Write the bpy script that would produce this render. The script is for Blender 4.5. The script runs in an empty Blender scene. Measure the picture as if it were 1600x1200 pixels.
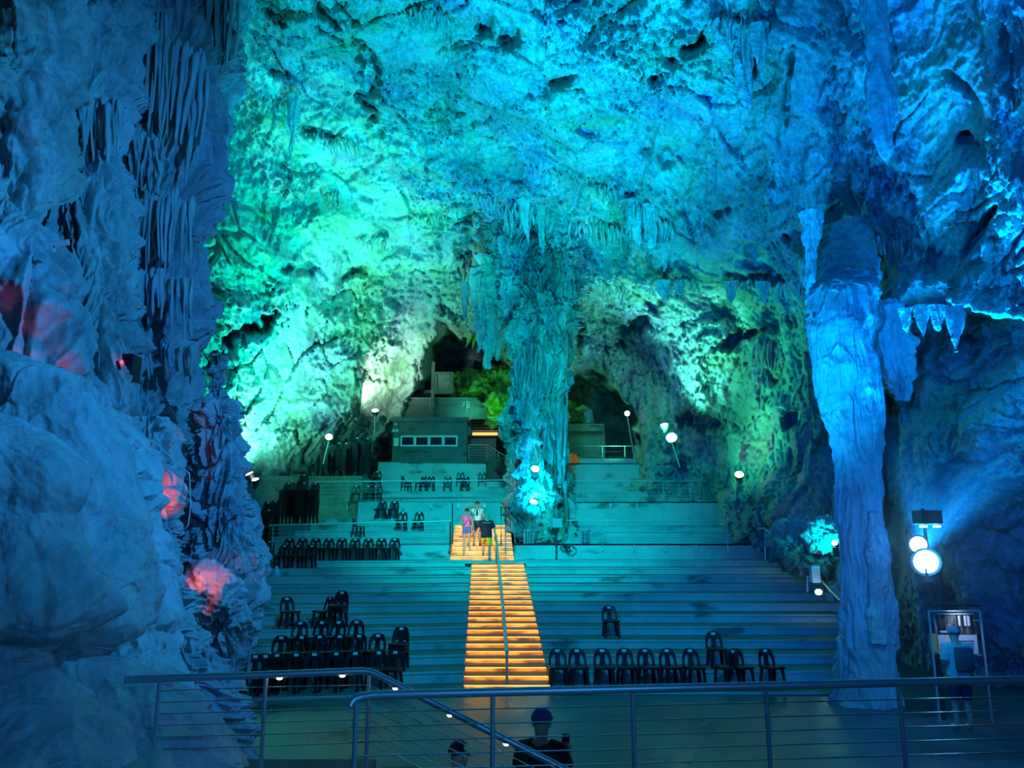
import bpy, bmesh, math, random
import numpy as np
from mathutils import Vector, Matrix
random.seed(7)
PI = math.pi
C = bpy.context.scene.collection
# ------------------------------------------------------------------ camera
TILT = math.atan(.2); F = 1200.; H = 3.38
ct, st = math.cos(TILT), math.sin(TILT)
def P(px, py, Y):
    """world point seen at pixel (px,py) that stands Y metres in front of the camera"""
    x = (px-800)/F; v = (600-py)/F
    k = Y/(ct-v*st)
    return Vector((x*k, Y, H+(st+v*ct)*k))
def Q(p):
    X, Y, Z = p[..., 0], p[..., 1], p[..., 2]-H
    zc = np.maximum(Y*ct+Z*st, .05); yc = Z*ct-Y*st
    return 800+F*X/zc, 600-F*yc/zc
cam = bpy.data.cameras.new('camera'); cam.sensor_width = 36; cam.lens = 27; cam.clip_end = 300
camo = bpy.data.objects.new('camera', cam); C.objects.link(camo)
camo.location = (0, 0, H); camo.rotation_euler = (PI/2+TILT, 0, 0)
sc = bpy.context.scene; sc.camera = camo
sc.view_settings.view_transform = 'Standard'; sc.view_settings.look = 'None'
sc.view_settings.gamma = 1; sc.view_settings.exposure = 0
sc.cycles.use_denoising = True
sc.cycles.max_bounces = 5; sc.cycles.diffuse_bounces = 3; sc.cycles.glossy_bounces = 2
sc.cycles.transmission_bounces = 3; sc.cycles.sample_clamp_indirect = 4
sc.cycles.caustics_reflective = False; sc.cycles.caustics_refractive = False
w = bpy.data.worlds.new('cave_air'); sc.world = w; w.use_nodes = True
w.node_tree.nodes['Background'].inputs[0].default_value = (.004, .02, .05, 1)
w.node_tree.nodes['Background'].inputs[1].default_value = .35

# ------------------------------------------------------------------ noise (numpy)
def _h(ix, iy, iz, seed):
    n = (ix.astype(np.uint32)*np.uint32(374761393) + iy.astype(np.uint32)*np.uint32(668265263)
         + iz.astype(np.uint32)*np.uint32(2147483647) + np.uint32(seed*974711 & 0xffffffff))
    n = (n ^ (n >> np.uint32(13)))*np.uint32(1274126177)
    n = (n ^ (n >> np.uint32(16)))*np.uint32(2246822519)
    return n ^ (n >> np.uint32(15))
_G = np.array([(1,1,0),(-1,1,0),(1,-1,0),(-1,-1,0),(1,0,1),(-1,0,1),(1,0,-1),(-1,0,-1),
               (0,1,1),(0,-1,1),(0,1,-1),(0,-1,-1),(1,1,0),(-1,1,0),(0,-1,1),(0,-1,-1)], np.float32)
def noise(p, seed=0):
    p = p.astype(np.float32); i = np.floor(p).astype(np.int64); f = p-i
    u = f*f*f*(f*(f*6-15)+10); out = 0
    for dx in (0, 1):
        for dy in (0, 1):
            for dz in (0, 1):
                g = _G[_h(i[:, 0]+dx, i[:, 1]+dy, i[:, 2]+dz, seed) & 15]
                d = g[:, 0]*(f[:, 0]-dx)+g[:, 1]*(f[:, 1]-dy)+g[:, 2]*(f[:, 2]-dz)
                out = out+d*(u[:, 0] if dx else 1-u[:, 0])*(u[:, 1] if dy else 1-u[:, 1])*(u[:, 2] if dz else 1-u[:, 2])
    return out
def fbm(p, f=1., o=4, gain=.5, seed=0):
    a, r = 1., 0
    for k in range(o):
        r = r+a*noise(p*f, seed+k); f *= 2.03; a *= gain
    return r
def ridged(p, f=1., o=4, gain=.5, seed=0):
    a, r = 1., 0
    for k in range(o):
        n = 1-np.abs(noise(p*f, seed+k))*2; r = r+a*n*n; f *= 2.03; a *= gain
    return r-.9
def facets(p, f, seed=0, tilt=1.):
    """broken rock: every cell carries its own tilted plane; also the distance to the nearest crack"""
    p = (p*f).astype(np.float32); i = np.floor(p).astype(np.int64); N = len(p)
    d1 = np.full(N, 9., np.float32); d2 = d1.copy(); val = np.zeros(N, np.float32)
    for dx in (-1, 0, 1):
        for dy in (-1, 0, 1):
            for dz in (-1, 0, 1):
                cx, cy, cz = i[:, 0]+dx, i[:, 1]+dy, i[:, 2]+dz
                h = _h(cx, cy, cz, seed); h2 = _h(cx, cy, cz, seed+77)
                rx = p[:, 0]-cx-(h & 1023)/1023.; ry = p[:, 1]-cy-((h >> 10) & 1023)/1023.; rz = p[:, 2]-cz-((h >> 20) & 1023)/1023.
                d = rx*rx+ry*ry+rz*rz
                v = ((h2 & 1023)/511.5-1)*rx+(((h2 >> 10) & 1023)/511.5-1)*ry+(((h2 >> 20) & 1023)/511.5-1)*rz
                v = v*tilt+((h2 >> 5) & 1023)/1023.-.5
                m = d < d1; d2 = np.where(m, d1, np.minimum(d2, d)); val = np.where(m, v, val); d1 = np.where(m, d, d1)
    return val, np.sqrt(d2)-np.sqrt(d1)
def smooth(a, b, x):
    t = np.clip((x-a)/(b-a), 0, 1); return t*t*(3-2*t)

# ------------------------------------------------------------------ mesh helpers
def tag(o, label=None, cat=None, group=None, kind=None):
    if label: o['label'] = label
    if cat: o['category'] = cat
    if group: o['group'] = group
    if kind: o['kind'] = kind
    return o
def link(name, me, mat=None, parent=None):
    o = bpy.data.objects.new(name, me); C.objects.link(o)
    if mat is not None and not me.materials: me.materials.append(mat)
    if parent is not None: o.parent = parent
    return o
def np_mesh(name, co, quads, mat=None, parent=None, smooth_=True):
    me = bpy.data.meshes.new(name); n = len(quads)
    me.vertices.add(len(co)); me.vertices.foreach_set('co', np.ascontiguousarray(co, np.float32).ravel())
    me.loops.add(n*4); me.loops.foreach_set('vertex_index', np.ascontiguousarray(quads, np.int32).ravel())
    me.polygons.add(n); me.polygons.foreach_set('loop_start', np.arange(0, n*4, 4, dtype=np.int32))
    me.polygons.foreach_set('loop_total', np.full(n, 4, np.int32))
    if smooth_: me.polygons.foreach_set('use_smooth', np.ones(n, bool))
    me.update(calc_edges=True); me.validate()
    return link(name, me, mat, parent)
def empty(name, loc=(0, 0, 0), rz=0):
    o = bpy.data.objects.new(name, None); C.objects.link(o); o.empty_display_size = .1
    o.location = loc; o.rotation_euler = (0, 0, rz); return o
class MB:
    """collects shapes; build() links them as one mesh object"""
    def __init__(s): s.bm = bmesh.new()
    def box(s, cx, cy, cz, sx, sy, sz, rz=0, M=None):
        vs = [s.bm.verts.new((x*sx/2, y*sy/2, z*sz/2)) for z in (-1, 1) for y in (-1, 1) for x in (-1, 1)]
        for f in ((0,2,3,1),(4,5,7,6),(0,1,5,4),(2,6,7,3),(0,4,6,2),(1,3,7,5)): s.bm.faces.new([vs[i] for i in f])
        m = Matrix.Translation((cx, cy, cz)) @ Matrix.Rotation(rz, 4, 'Z')
        if M is not None: m = m @ M
        bmesh.ops.transform(s.bm, matrix=m, verts=vs); return s
    def hexa(s, b, t):
        vs = [s.bm.verts.new(p) for p in list(b)+list(t)]; n = len(b)
        s.bm.faces.new(vs[:n][::-1]); s.bm.faces.new(vs[n:])
        for i in range(n): j = (i+1) % n; s.bm.faces.new((vs[i], vs[j], vs[n+j], vs[n+i]))
        return s
    def tube(s, pts, r, n=10, caps=True, flat=1.):
        pts = [Vector(p) for p in pts]; rs = r if hasattr(r, '__len__') else [r]*len(pts); rings = []
        for i, p in enumerate(pts):
            d = (pts[min(i+1, len(pts)-1)]-pts[max(i-1, 0)]).normalized()
            a = Vector((0, 0, 1)) if abs(d.z) < .95 else Vector((0, 1, 0))
            x = d.cross(a).normalized(); y = x.cross(d).normalized()
            rings.append([s.bm.verts.new(p+(x*math.cos(k*2*PI/n)+y*math.sin(k*2*PI/n)*flat)*rs[i]) for k in range(n)])
        for a, b in zip(rings, rings[1:]):
            for k in range(n): s.bm.faces.new((a[k], a[(k+1) % n], b[(k+1) % n], b[k]))
        if caps: s.bm.faces.new(rings[0][::-1]); s.bm.faces.new(rings[-1])
        return s
    def lathe(s, cx, cy, prof, n=20):
        rings = [[s.bm.verts.new((cx+r*math.cos(k*2*PI/n), cy+r*math.sin(k*2*PI/n), z)) for k in range(n)] for r, z in prof]
        for a, b in zip(rings, rings[1:]):
            for k in range(n): s.bm.faces.new((a[k], a[(k+1) % n], b[(k+1) % n], b[k]))
        s.bm.faces.new(rings[0][::-1]); s.bm.faces.new(rings[-1]); return s
    def ball(s, c, r, sx=1, sy=1, sz=1, n=12):
        bmesh.ops.create_uvsphere(s.bm, u_segments=n, v_segments=max(6, n//2+2), radius=r,
            matrix=Matrix.Translation(c) @ Matrix.Diagonal((sx, sy, sz, 1))); return s
    def mesh(s, name, sm=False, bevel=0):
        bmesh.ops.recalc_face_normals(s.bm, faces=s.bm.faces)
        if bevel:
            bmesh.ops.bevel(s.bm, geom=[e for e in s.bm.edges if len(e.link_faces) == 2 and e.calc_face_angle(0) > .6], offset=bevel, segments=2, affect='EDGES', profile=.5)
        me = bpy.data.meshes.new(name); s.bm.to_mesh(me); s.bm.free()
        if sm:
            me.polygons.foreach_set('use_smooth', np.ones(len(me.polygons), bool))
            me.set_sharp_from_angle(angle=.7)
        return me
    def build(s, name, mat, parent=None, sm=False, bevel=0):
        return link(name, s.mesh(name, sm, bevel), mat, parent)

# ------------------------------------------------------------------ materials
def nt(name):
    m = bpy.data.materials.new(name); m.use_nodes = True; t = m.node_tree
    return m, t, t.nodes['Principled BSDF']
def node(t, typ, **k):
    n = t.nodes.new(typ)
    for a, b in k.items():
        if a.startswith('i_'): n.inputs[int(a[2:]) if a[2:].isdigit() else a[2:].replace('_', ' ')].default_value = b
        else: setattr(n, a, b)
    return n
def ramp(t, fac, stops):
    r = node(t, 'ShaderNodeValToRGB'); e = r.color_ramp.elements
    while len(e) < len(stops): e.new(.5)
    for el, (p, c) in zip(e, stops): el.position = p; el.color = c if len(c) == 4 else (*c, 1)
    t.links.new(fac, r.inputs[0]); return r
def plain(name, col, rough=.5, metal=0, spec=.5, emit=None, strength=0, var=0, vscale=6):
    m, t, b = nt(name)
    b.inputs['Base Color'].default_value = (*col, 1); b.inputs['Roughness'].default_value = rough
    b.inputs['Metallic'].default_value = metal; b.inputs['Specular IOR Level'].default_value = spec
    if var:
        tc = node(t, 'ShaderNodeTexCoord'); n = node(t, 'ShaderNodeTexNoise', i_Scale=vscale, i_Detail=6)
        t.links.new(tc.outputs['Object'], n.inputs['Vector'])
        r = ramp(t, n.outputs['Fac'], [(.3, tuple(v*(1-var) for v in col)), (.7, tuple(min(1, v*(1+var)) for v in col))])
        t.links.new(r.outputs[0], b.inputs['Base Color'])
    if emit is not None:
        b.inputs['Emission Color'].default_value = (*emit, 1); b.inputs['Emission Strength'].default_value = strength
    return m
def rock_mat(name, lo, mid, hi, bump=.5, scale=1., rough=.75, stretch=1., spec=.25, tint=.85):
    m, t, b = nt(name); L = t.links.new
    tc = node(t, 'ShaderNodeTexCoord'); mp = node(t, 'ShaderNodeMapping'); mp.inputs['Scale'].default_value = (scale, scale, scale*stretch)
    L(tc.outputs['Object'], mp.inputs[0])
    n1 = node(t, 'ShaderNodeTexNoise', i_Scale=.45, i_Detail=9, i_Roughness=.62); L(mp.outputs[0], n1.inputs['Vector'])
    n2 = node(t, 'ShaderNodeTexNoise', i_Scale=5., i_Detail=8, i_Roughness=.68); L(mp.outputs[0], n2.inputs['Vector'])
    mx = node(t, 'ShaderNodeMath', operation='MULTIPLY_ADD'); L(n2.outputs['Fac'], mx.inputs[0]); mx.inputs[1].default_value = .45
    sb = node(t, 'ShaderNodeMath', operation='SUBTRACT'); L(n1.outputs['Fac'], sb.inputs[0]); sb.inputs[1].default_value = .22
    L(sb.outputs[0], mx.inputs[2])
    r = ramp(t, mx.outputs[0], [(.3, lo), (.5, mid), (.68, hi)])
    # greenish and bluish tint patches, fine dark cracks
    n5 = node(t, 'ShaderNodeTexNoise', i_Scale=.3, i_Detail=7, i_Roughness=.66); mp5 = node(t, 'ShaderNodeMapping'); mp5.inputs['Location'].default_value = (11, 5, 3); L(mp.outputs[0], mp5.inputs[0]); L(mp5.outputs[0], n5.inputs['Vector'])
    r5 = ramp(t, n5.outputs['Fac'], [(.36, (.9, .62, 1)), (.46, (1, .95, 1)), (.54, (1, 1, .95)), (.66, (.85, 1, .58))])
    m5 = node(t, 'ShaderNodeMix', data_type='RGBA', blend_type='MULTIPLY'); m5.inputs[0].default_value = tint; L(r.outputs[0], m5.inputs[6]); L(r5.outputs[0], m5.inputs[7])
    n6 = node(t, 'ShaderNodeTexNoise', i_Scale=1.7, i_Detail=7, i_Roughness=.68); L(mp.outputs[0], n6.inputs['Vector'])
    s6 = node(t, 'ShaderNodeMath', operation='SUBTRACT'); L(n6.outputs['Fac'], s6.inputs[0]); s6.inputs[1].default_value = .43; a6 = node(t, 'ShaderNodeMath', operation='ABSOLUTE'); L(s6.outputs[0], a6.inputs[0])
    r6 = ramp(t, a6.outputs[0], [(.0, (.42, .42, .45)), (.014, (1, 1, 1))])
    m6 = node(t, 'ShaderNodeMix', data_type='RGBA', blend_type='MULTIPLY'); m6.inputs[0].default_value = tint; L(m5.outputs[2], m6.inputs[6]); L(r6.outputs[0], m6.inputs[7]); L(m6.outputs[2], b.inputs['Base Color'])
    b.inputs['Roughness'].default_value = rough; b.inputs['Specular IOR Level'].default_value = spec
    b1 = node(t, 'ShaderNodeBump', i_Strength=bump, i_Distance=.12); L(n2.outputs['Fac'], b1.inputs['Height'])
    n3 = node(t, 'ShaderNodeTexNoise', i_Scale=22., i_Detail=5, i_Roughness=.6); L(mp.outputs[0], n3.inputs['Vector'])
    b2 = node(t, 'ShaderNodeBump', i_Strength=bump*.7, i_Distance=.03); L(n3.outputs['Fac'], b2.inputs['Height']); L(b1.outputs[0], b2.inputs['Normal'])
    L(b2.outputs[0], b.inputs['Normal'])
    return m
def concrete(name, col, dark=.75, rough=.8):
    m, t, b = nt(name); L = t.links.new
    tc = node(t, 'ShaderNodeTexCoord')
    n1 = node(t, 'ShaderNodeTexNoise', i_Scale=.55, i_Detail=8, i_Roughness=.6); L(tc.outputs['Object'], n1.inputs['Vector'])
    n2 = node(t, 'ShaderNodeTexNoise', i_Scale=14., i_Detail=5, i_Roughness=.7); L(tc.outputs['Object'], n2.inputs['Vector'])
    r1 = ramp(t, n1.outputs['Fac'], [(.36, tuple(v*dark for v in col)), (.56, col)])
    r2 = ramp(t, n2.outputs['Fac'], [(.3, (.8, .8, .8)), (.7, (1, 1, 1))])
    mm = node(t, 'ShaderNodeMix', data_type='RGBA', blend_type='MULTIPLY'); mm.inputs[0].default_value = 1
    L(r1.outputs[0], mm.inputs[6]); L(r2.outputs[0], mm.inputs[7])
    # scattered dark stains
    n3 = node(t, 'ShaderNodeTexNoise', i_Scale=.9, i_Detail=4); mp = node(t, 'ShaderNodeMapping'); mp.inputs['Scale'].default_value = (.8, .8, 2.2); mp.inputs['Location'].default_value = (3, 7, 1)
    L(tc.outputs['Object'], mp.inputs[0]); L(mp.outputs[0], n3.inputs['Vector'])
    r3 = ramp(t, n3.outputs['Fac'], [(.3, (.35, .38, .36)), (.4, (1, 1, 1))])
    m2 = node(t, 'ShaderNodeMix', data_type='RGBA', blend_type='MULTIPLY'); m2.inputs[0].default_value = 1
    L(mm.outputs[2], m2.inputs[6]); L(r3.outputs[0], m2.inputs[7]); L(m2.outputs[2], b.inputs['Base Color'])
    b.inputs['Roughness'].default_value = rough; b.inputs['Specular IOR Level'].default_value = .25
    bp = node(t, 'ShaderNodeBump', i_Strength=.25, i_Distance=.02); L(n2.outputs['Fac'], bp.inputs['Height']); L(bp.outputs[0], b.inputs['Normal'])
    return m
M = {}
M['rock'] = rock_mat('limestone', (.30, .31, .29), (.56, .56, .53), (.78, .77, .73), bump=.9)
M['flow'] = rock_mat('flowstone', (.24, .24, .25), (.48, .48, .49), (.68, .68, .68), bump=.35, rough=.6, stretch=.45, spec=.4, tint=.45)
M['darkrock'] = rock_mat('dark_rock', (.10, .12, .10), (.24, .26, .23), (.42, .43, .40), bump=.8)  # darker rock tone for the tunnel, the flanks and some stones
M['column'] = rock_mat('fluted_rock', (.10, .11, .11), (.36, .37, .36), (.74, .74, .71), bump=.8, scale=1.6, stretch=.25)
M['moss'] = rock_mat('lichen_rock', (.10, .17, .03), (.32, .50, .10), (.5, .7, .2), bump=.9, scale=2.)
M['tread_shade'] = concrete('shaded_tread', (.16, .19, .17))  # darker concrete: the shade on the treads is put into the colour
M['concrete'] = concrete('pale_concrete', (.60, .61, .60))
M['greyconcrete'] = concrete('grey_concrete', (.17, .18, .17))
M['steel'] = plain('brushed_steel', (.55, .56, .57), .42, .55)
M['cable'] = plain('steel_cable', (.7, .7, .7), .3, 1.)
M['darksteel'] = plain('dark_painted_steel', (.05, .055, .06), .45, .3)
M['black'] = plain('black_plastic', (.010, .010, .016), .42, 0, .4)
M['white'] = plain('white_paint', (.78, .78, .78), .5)
# ------------------------------------------------------------------ the cave shell
CC = Vector((0, 5, 2.5))
ctrl = [(300,100,31),(250,300,31),(330,480,31),(290,620,31),(250,720,31),(400,735,37),(440,770,40),(500,740,43),(560,700,46),(400,850,38),(470,820,42),(600,660,47),(400,600,34),(450,500,35),(520,660,39),
 (500,560,39),(585,600,44),(560,520,41),(640,560,45),(640,490,43),(480,700,41),(420,100,27),(420,300,32),(560,200,30),(560,400,38),
 (680,450,40),(720,510,43),(200,0,26),(400,0,23),(600,0,22),(800,0,21.5),(800,150,26),(800,280,32),(700,300,33),(740,400,38),(780,500,41),
 (900,300,31),(950,400,34),(1000,480,36),(900,520,40),(1000,560,39),(950,600,42),(1100,0,19.5),(1100,150,23),(1100,300,27),
 (1100,420,29),(1150,500,32),(1050,650,37),(1150,620,33),(1200,700,31),(1100,720,35),(1250,600,28),(1250,750,28.5),(1200,820,29),
 (1290,850,26),(1300,100,19),(1300,300,20.5),(1450,100,16),(1450,300,17),(1600,100,13.5),(1600,300,14.5),(1450,440,18),(1600,460,15.5),
 (1400,620,18),(1500,600,17),(1600,700,15),(1450,900,16.5),(1600,1000,14),(1600,550,15.5),(1750,700,12),(1750,200,11),(0,300,24),(0,700,20),
 (800,-300,15),(300,-300,16),(1300,-300,13),(800,640,44),(900,680,44),(760,760,44),(1000,720,41),(600,760,48),(1000,900,40),(700,900,40),(400,900,38),
 (1150,560,32),(860,600,43)]
cp = np.array([P(*c_) for c_ in ctrl]) - np.array(CC)
cr = np.linalg.norm(cp, axis=1)
def angs(d):
    r = np.linalg.norm(d, axis=1); return np.stack([np.arctan2(d[:, 0], d[:, 1]), np.arcsin(d[:, 2]/r)], 1)
ca = angs(cp)
def tps(d): return np.where(d > 1e-9, d*d*np.log(d+1e-9), 0)
n_ = len(ca); K = tps(np.linalg.norm(ca[:, None]-ca[None], axis=2))+np.eye(n_)*2e-3
Pm = np.concatenate([np.ones((n_, 1)), ca], 1)
A = np.block([[K, Pm], [Pm.T, np.zeros((3, 3))]])
wts = np.linalg.solve(A, np.concatenate([cr, np.zeros(3)]))
def base_r(a):
    out = np.empty(len(a))
    for i in range(0, len(a), 20000):
        b = a[i:i+20000]; out[i:i+20000] = tps(np.linalg.norm(b[:, None]-ca[None], axis=2)) @ wts[:n_]+wts[n_]+b @ wts[n_+1:]
    return np.clip(out, 7, 60)
def poly_sd(px, py, poly):
    """signed distance in pixels to a traced outline, positive inside"""
    poly = np.array(poly, float); d = np.full(px.shape, 1e9); ins = np.zeros(px.shape, bool)
    for (x0, y0), (x1, y1) in zip(poly, np.roll(poly, -1, 0)):
        ex, ey = x1-x0, y1-y0; t = np.clip(((px-x0)*ex+(py-y0)*ey)/(ex*ex+ey*ey), 0, 1)
        d = np.minimum(d, np.hypot(px-x0-t*ex, py-y0-t*ey))
        c_ = ((y0 <= py) != (y1 <= py)) & (px < (x1-x0)*(py-y0)/(y1-y0+1e-12)+x0); ins ^= c_
    return np.where(ins, d, -d)
MOUTH = [(642,600),(655,575),(678,545),(700,524),(735,520),(780,530),(800,560),(830,575),(880,580),(930,560),(965,600),(1000,640),(1010,700),(1010,760),(560,760),(600,690)]
RECESS = [(1345,500),(1400,478),(1480,470),(1560,490),(1640,500),(1900,520),(1900,1300),(1330,1300),(1335,800)]
NA, NE = 900, 640
az = np.radians(np.linspace(-56, 52, NA)); el = np.radians(np.linspace(-16, 66, NE))
ga, ge = np.meshgrid(az, el); a2 = np.stack([ga.ravel(), ge.ravel()], 1)
dirs = np.stack([np.sin(a2[:, 0])*np.cos(a2[:, 1]), np.cos(a2[:, 0])*np.cos(a2[:, 1]), np.sin(a2[:, 1])], 1)
# evaluate the smooth shell on a coarse grid then interpolate
cA, cE = 130, 100
caz = np.linspace(az[0], az[-1], cA); cel = np.linspace(el[0], el[-1], cE)
g1, g2 = np.meshgrid(caz, cel); rb = base_r(np.stack([g1.ravel(), g2.ravel()], 1)).reshape(cE, cA)
u = (a2[:, 0]-az[0])/(az[-1]-az[0])*(cA-1.001); v = (a2[:, 1]-el[0])/(el[-1]-el[0])*(cE-1.001)
iu, iv = u.astype(int), v.astype(int); fu, fv = u-iu, v-iv
r0 = rb[iv, iu]*(1-fu)*(1-fv)+rb[iv, iu+1]*fu*(1-fv)+rb[iv+1, iu]*(1-fu)*fv+rb[iv+1, iu+1]*fu*fv
p0 = np.array(CC)+dirs*r0[:, None]
px, py = Q(p0)
wob = 26*fbm(p0, .22, 3, seed=50)+12*fbm(p0, .9, 3, seed=55)
sm_ = poly_sd(px, py, MOUTH)+wob; sr_ = poly_sd(px, py, RECESS)+wob*.8
mouth = smooth(-4, 34, sm_); rec = smooth(-4, 40, sr_)
front = p0[:, 1] > 3
# hollows and slits in the roof: centre, half sizes (pixels), turn, depth in metres
CAV = [(574,120,18,64,-.12,2.2),(735,368,20,42,.1,2.2),(1085,72,62,16,-.55,2.4),(1152,62,9,36,.1,1.8),(1178,82,8,30,0,1.8),(1292,345,26,24,0,2.2),(1252,372,24,22,.5,2),(800,55,16,30,.3,1.8),
 (552,428,30,13,-.1,1.5),(1530,360,62,9,-.95,1.6),(395,515,62,17,-.45,2.8),(985,518,40,18,-.6,2.4),(1020,478,18,18,-.9,1.6),(1200,442,75,9,.05,2.),(1175,524,60,12,-.3,2.2),(1235,130,6,60,.12,1.),
 (1352,150,7,34,.1,1.3),(1515,240,34,12,.35,1.6),(432,25,26,12,.5,1.5),(505,20,20,9,.7,1.6),(425,100,14,40,-.6,1.6),(490,208,34,12,.2,1.4),(760,40,12,22,.3,1.5),(600,365,8,6,0,.8),(648,440,8,10,0,.9),(470,420,34,9,.1,1.1),
 (1130,330,30,10,-.3,1.),(1010,225,14,24,.3,1.3),(870,130,40,8,-.4,1.),(910,205,30,7,.3,1.),(1210,500,20,20,.4,1.8),(1240,655,22,12,-.5,1.8),(1095,660,40,18,.2,2.4),(1280,505,14,30,0,1.6),(1500,150,50,7,.7,.9),(1040,240,12,26,-.3,1.2),(1185,420,50,8,.3,1.2)]
# rugged relief
warp = np.stack([fbm(p0, .25, 3, seed=s_) for s_ in (70, 75, 80)], 1)*.9
pw = p0+warp
big = fbm(pw, .16, 3, seed=1)*2.2
Rm = np.array([[.8, .1, .35], [.1, .9, .25], [-.35, -.25, 1.25]])
fa1, ck1 = facets(pw @ Rm, .42, 3); fa2, ck2 = facets(pw @ Rm.T, 1.05, 5); fa3, ck3 = facets(pw, 2.5, 9)
chunk = ridged(pw @ Rm, .33, 3, .5, seed=10)*.35
crag = ridged(pw, 1.25, 4, .6, seed=20)*.22
fine = fbm(p0, 4.2, 4, .66, seed=30)*.17
# washed smooth patches where the relief fades
calm = smooth(-.05, .3, fbm(p0, .13, 3, seed=90))
calm = calm*(1-.8*smooth(440, 560, py)*smooth(840, 900, px))
rough_amt = 1-.75*calm
crack = -.55*np.exp(-(ck1/.035)**2)*smooth(.0, .35, fbm(p0, .3, 2, seed=93)+.1)-.2*np.exp(-(ck2/.05)**2)*rough_amt
pit = -np.clip(ridged(pw+9, .5, 2, .5, seed=40)-.36, 0, 1)*1.9
# hanging curtains: flutes run vertically
fm = smooth(.02, .2, fbm(p0*np.array([1, 1, .5]), .2, 3, seed=60)+.30*np.exp(-(((px-900)/240)**2+((py-390)/130)**2))+.25*np.exp(-(((px-1150)/60)**2+((py-60)/130)**2))-.13)
flq = p0*np.array([3.6, 3.6, .22])+np.stack([fbm(p0, .7, 2, seed=s_) for s_ in (66, 67, 68)], 1)*.8
tooth = facets(p0*np.array([1, 1, .12]), 2.1, 64)[0]
flute = ridged(flq, 1., 2, .5, seed=65)*.34+tooth*.45
rr = r0+big-(chunk+crag+fa1*.50+fa2*.30)*rough_amt*(1-.5*fm)-fa3*.13*(.4+.6*rough_amt)-fine*(.55+.45*rough_amt)-crack+np.where(rough_amt > .3, -pit*rough_amt, 0)-flute*fm
cav = 0; cw = fbm(p0, .8, 2, seed=58)*.7+fbm(p0, 2.2, 3, seed=59)*.55+fa2*.25
for (cx_, cy_, rx_, ry_, ro_, dp_) in CAV:
    c_, s_ = math.cos(ro_), math.sin(ro_); ux = ((px-cx_)*c_+(py-cy_)*s_)/rx_; uy = (-(px-cx_)*s_+(py-cy_)*c_)/ry_
    e_ = 1-np.hypot(ux, uy)+cw
    cav = np.maximum(cav, smooth(-.1, .75, e_)*dp_*np.where(front, 1, 0))
rr = rr+cav
rr = rr+mouth*(9+2.*fbm(p0, .3, 3, seed=97))+rec*(3.2+1.2*fbm(p0, .3, 2, seed=98))
lip = np.exp(-((sr_+14)/16)**2)*.9*front+np.exp(-((sm_+12)/14)**2)*.8
rr = rr-lip
# fringe of small hanging teeth just above the ledges
cv = np.array(CC)+dirs*rr[:, None]
ci = np.arange(NA*NE).reshape(NE, NA)
quads = np.stack([ci[:-1, :-1], ci[:-1, 1:], ci[1:, 1:], ci[1:, :-1]], -1).reshape(-1, 4)[:, ::-1]
q_az = ga[:-1, :-1].ravel(); q_el = ge[:-1, :-1].ravel(); qm = mouth[quads[:, 0]]
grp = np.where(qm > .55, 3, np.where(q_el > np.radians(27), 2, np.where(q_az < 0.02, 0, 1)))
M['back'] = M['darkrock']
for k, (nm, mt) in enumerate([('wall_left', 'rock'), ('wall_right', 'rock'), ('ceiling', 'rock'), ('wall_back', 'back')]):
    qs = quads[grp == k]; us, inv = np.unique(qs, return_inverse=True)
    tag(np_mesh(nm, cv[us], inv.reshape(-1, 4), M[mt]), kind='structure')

fpx, fpy = Q(cv)
def vault(x, y):
    """distance of the rock face seen at a pixel"""
    d = (fpx-x)**2+(fpy-y)**2; k = d < 9
    return float(cv[k, 1].min()) if k.any() else float(cv[d.argmin(), 1])
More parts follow.
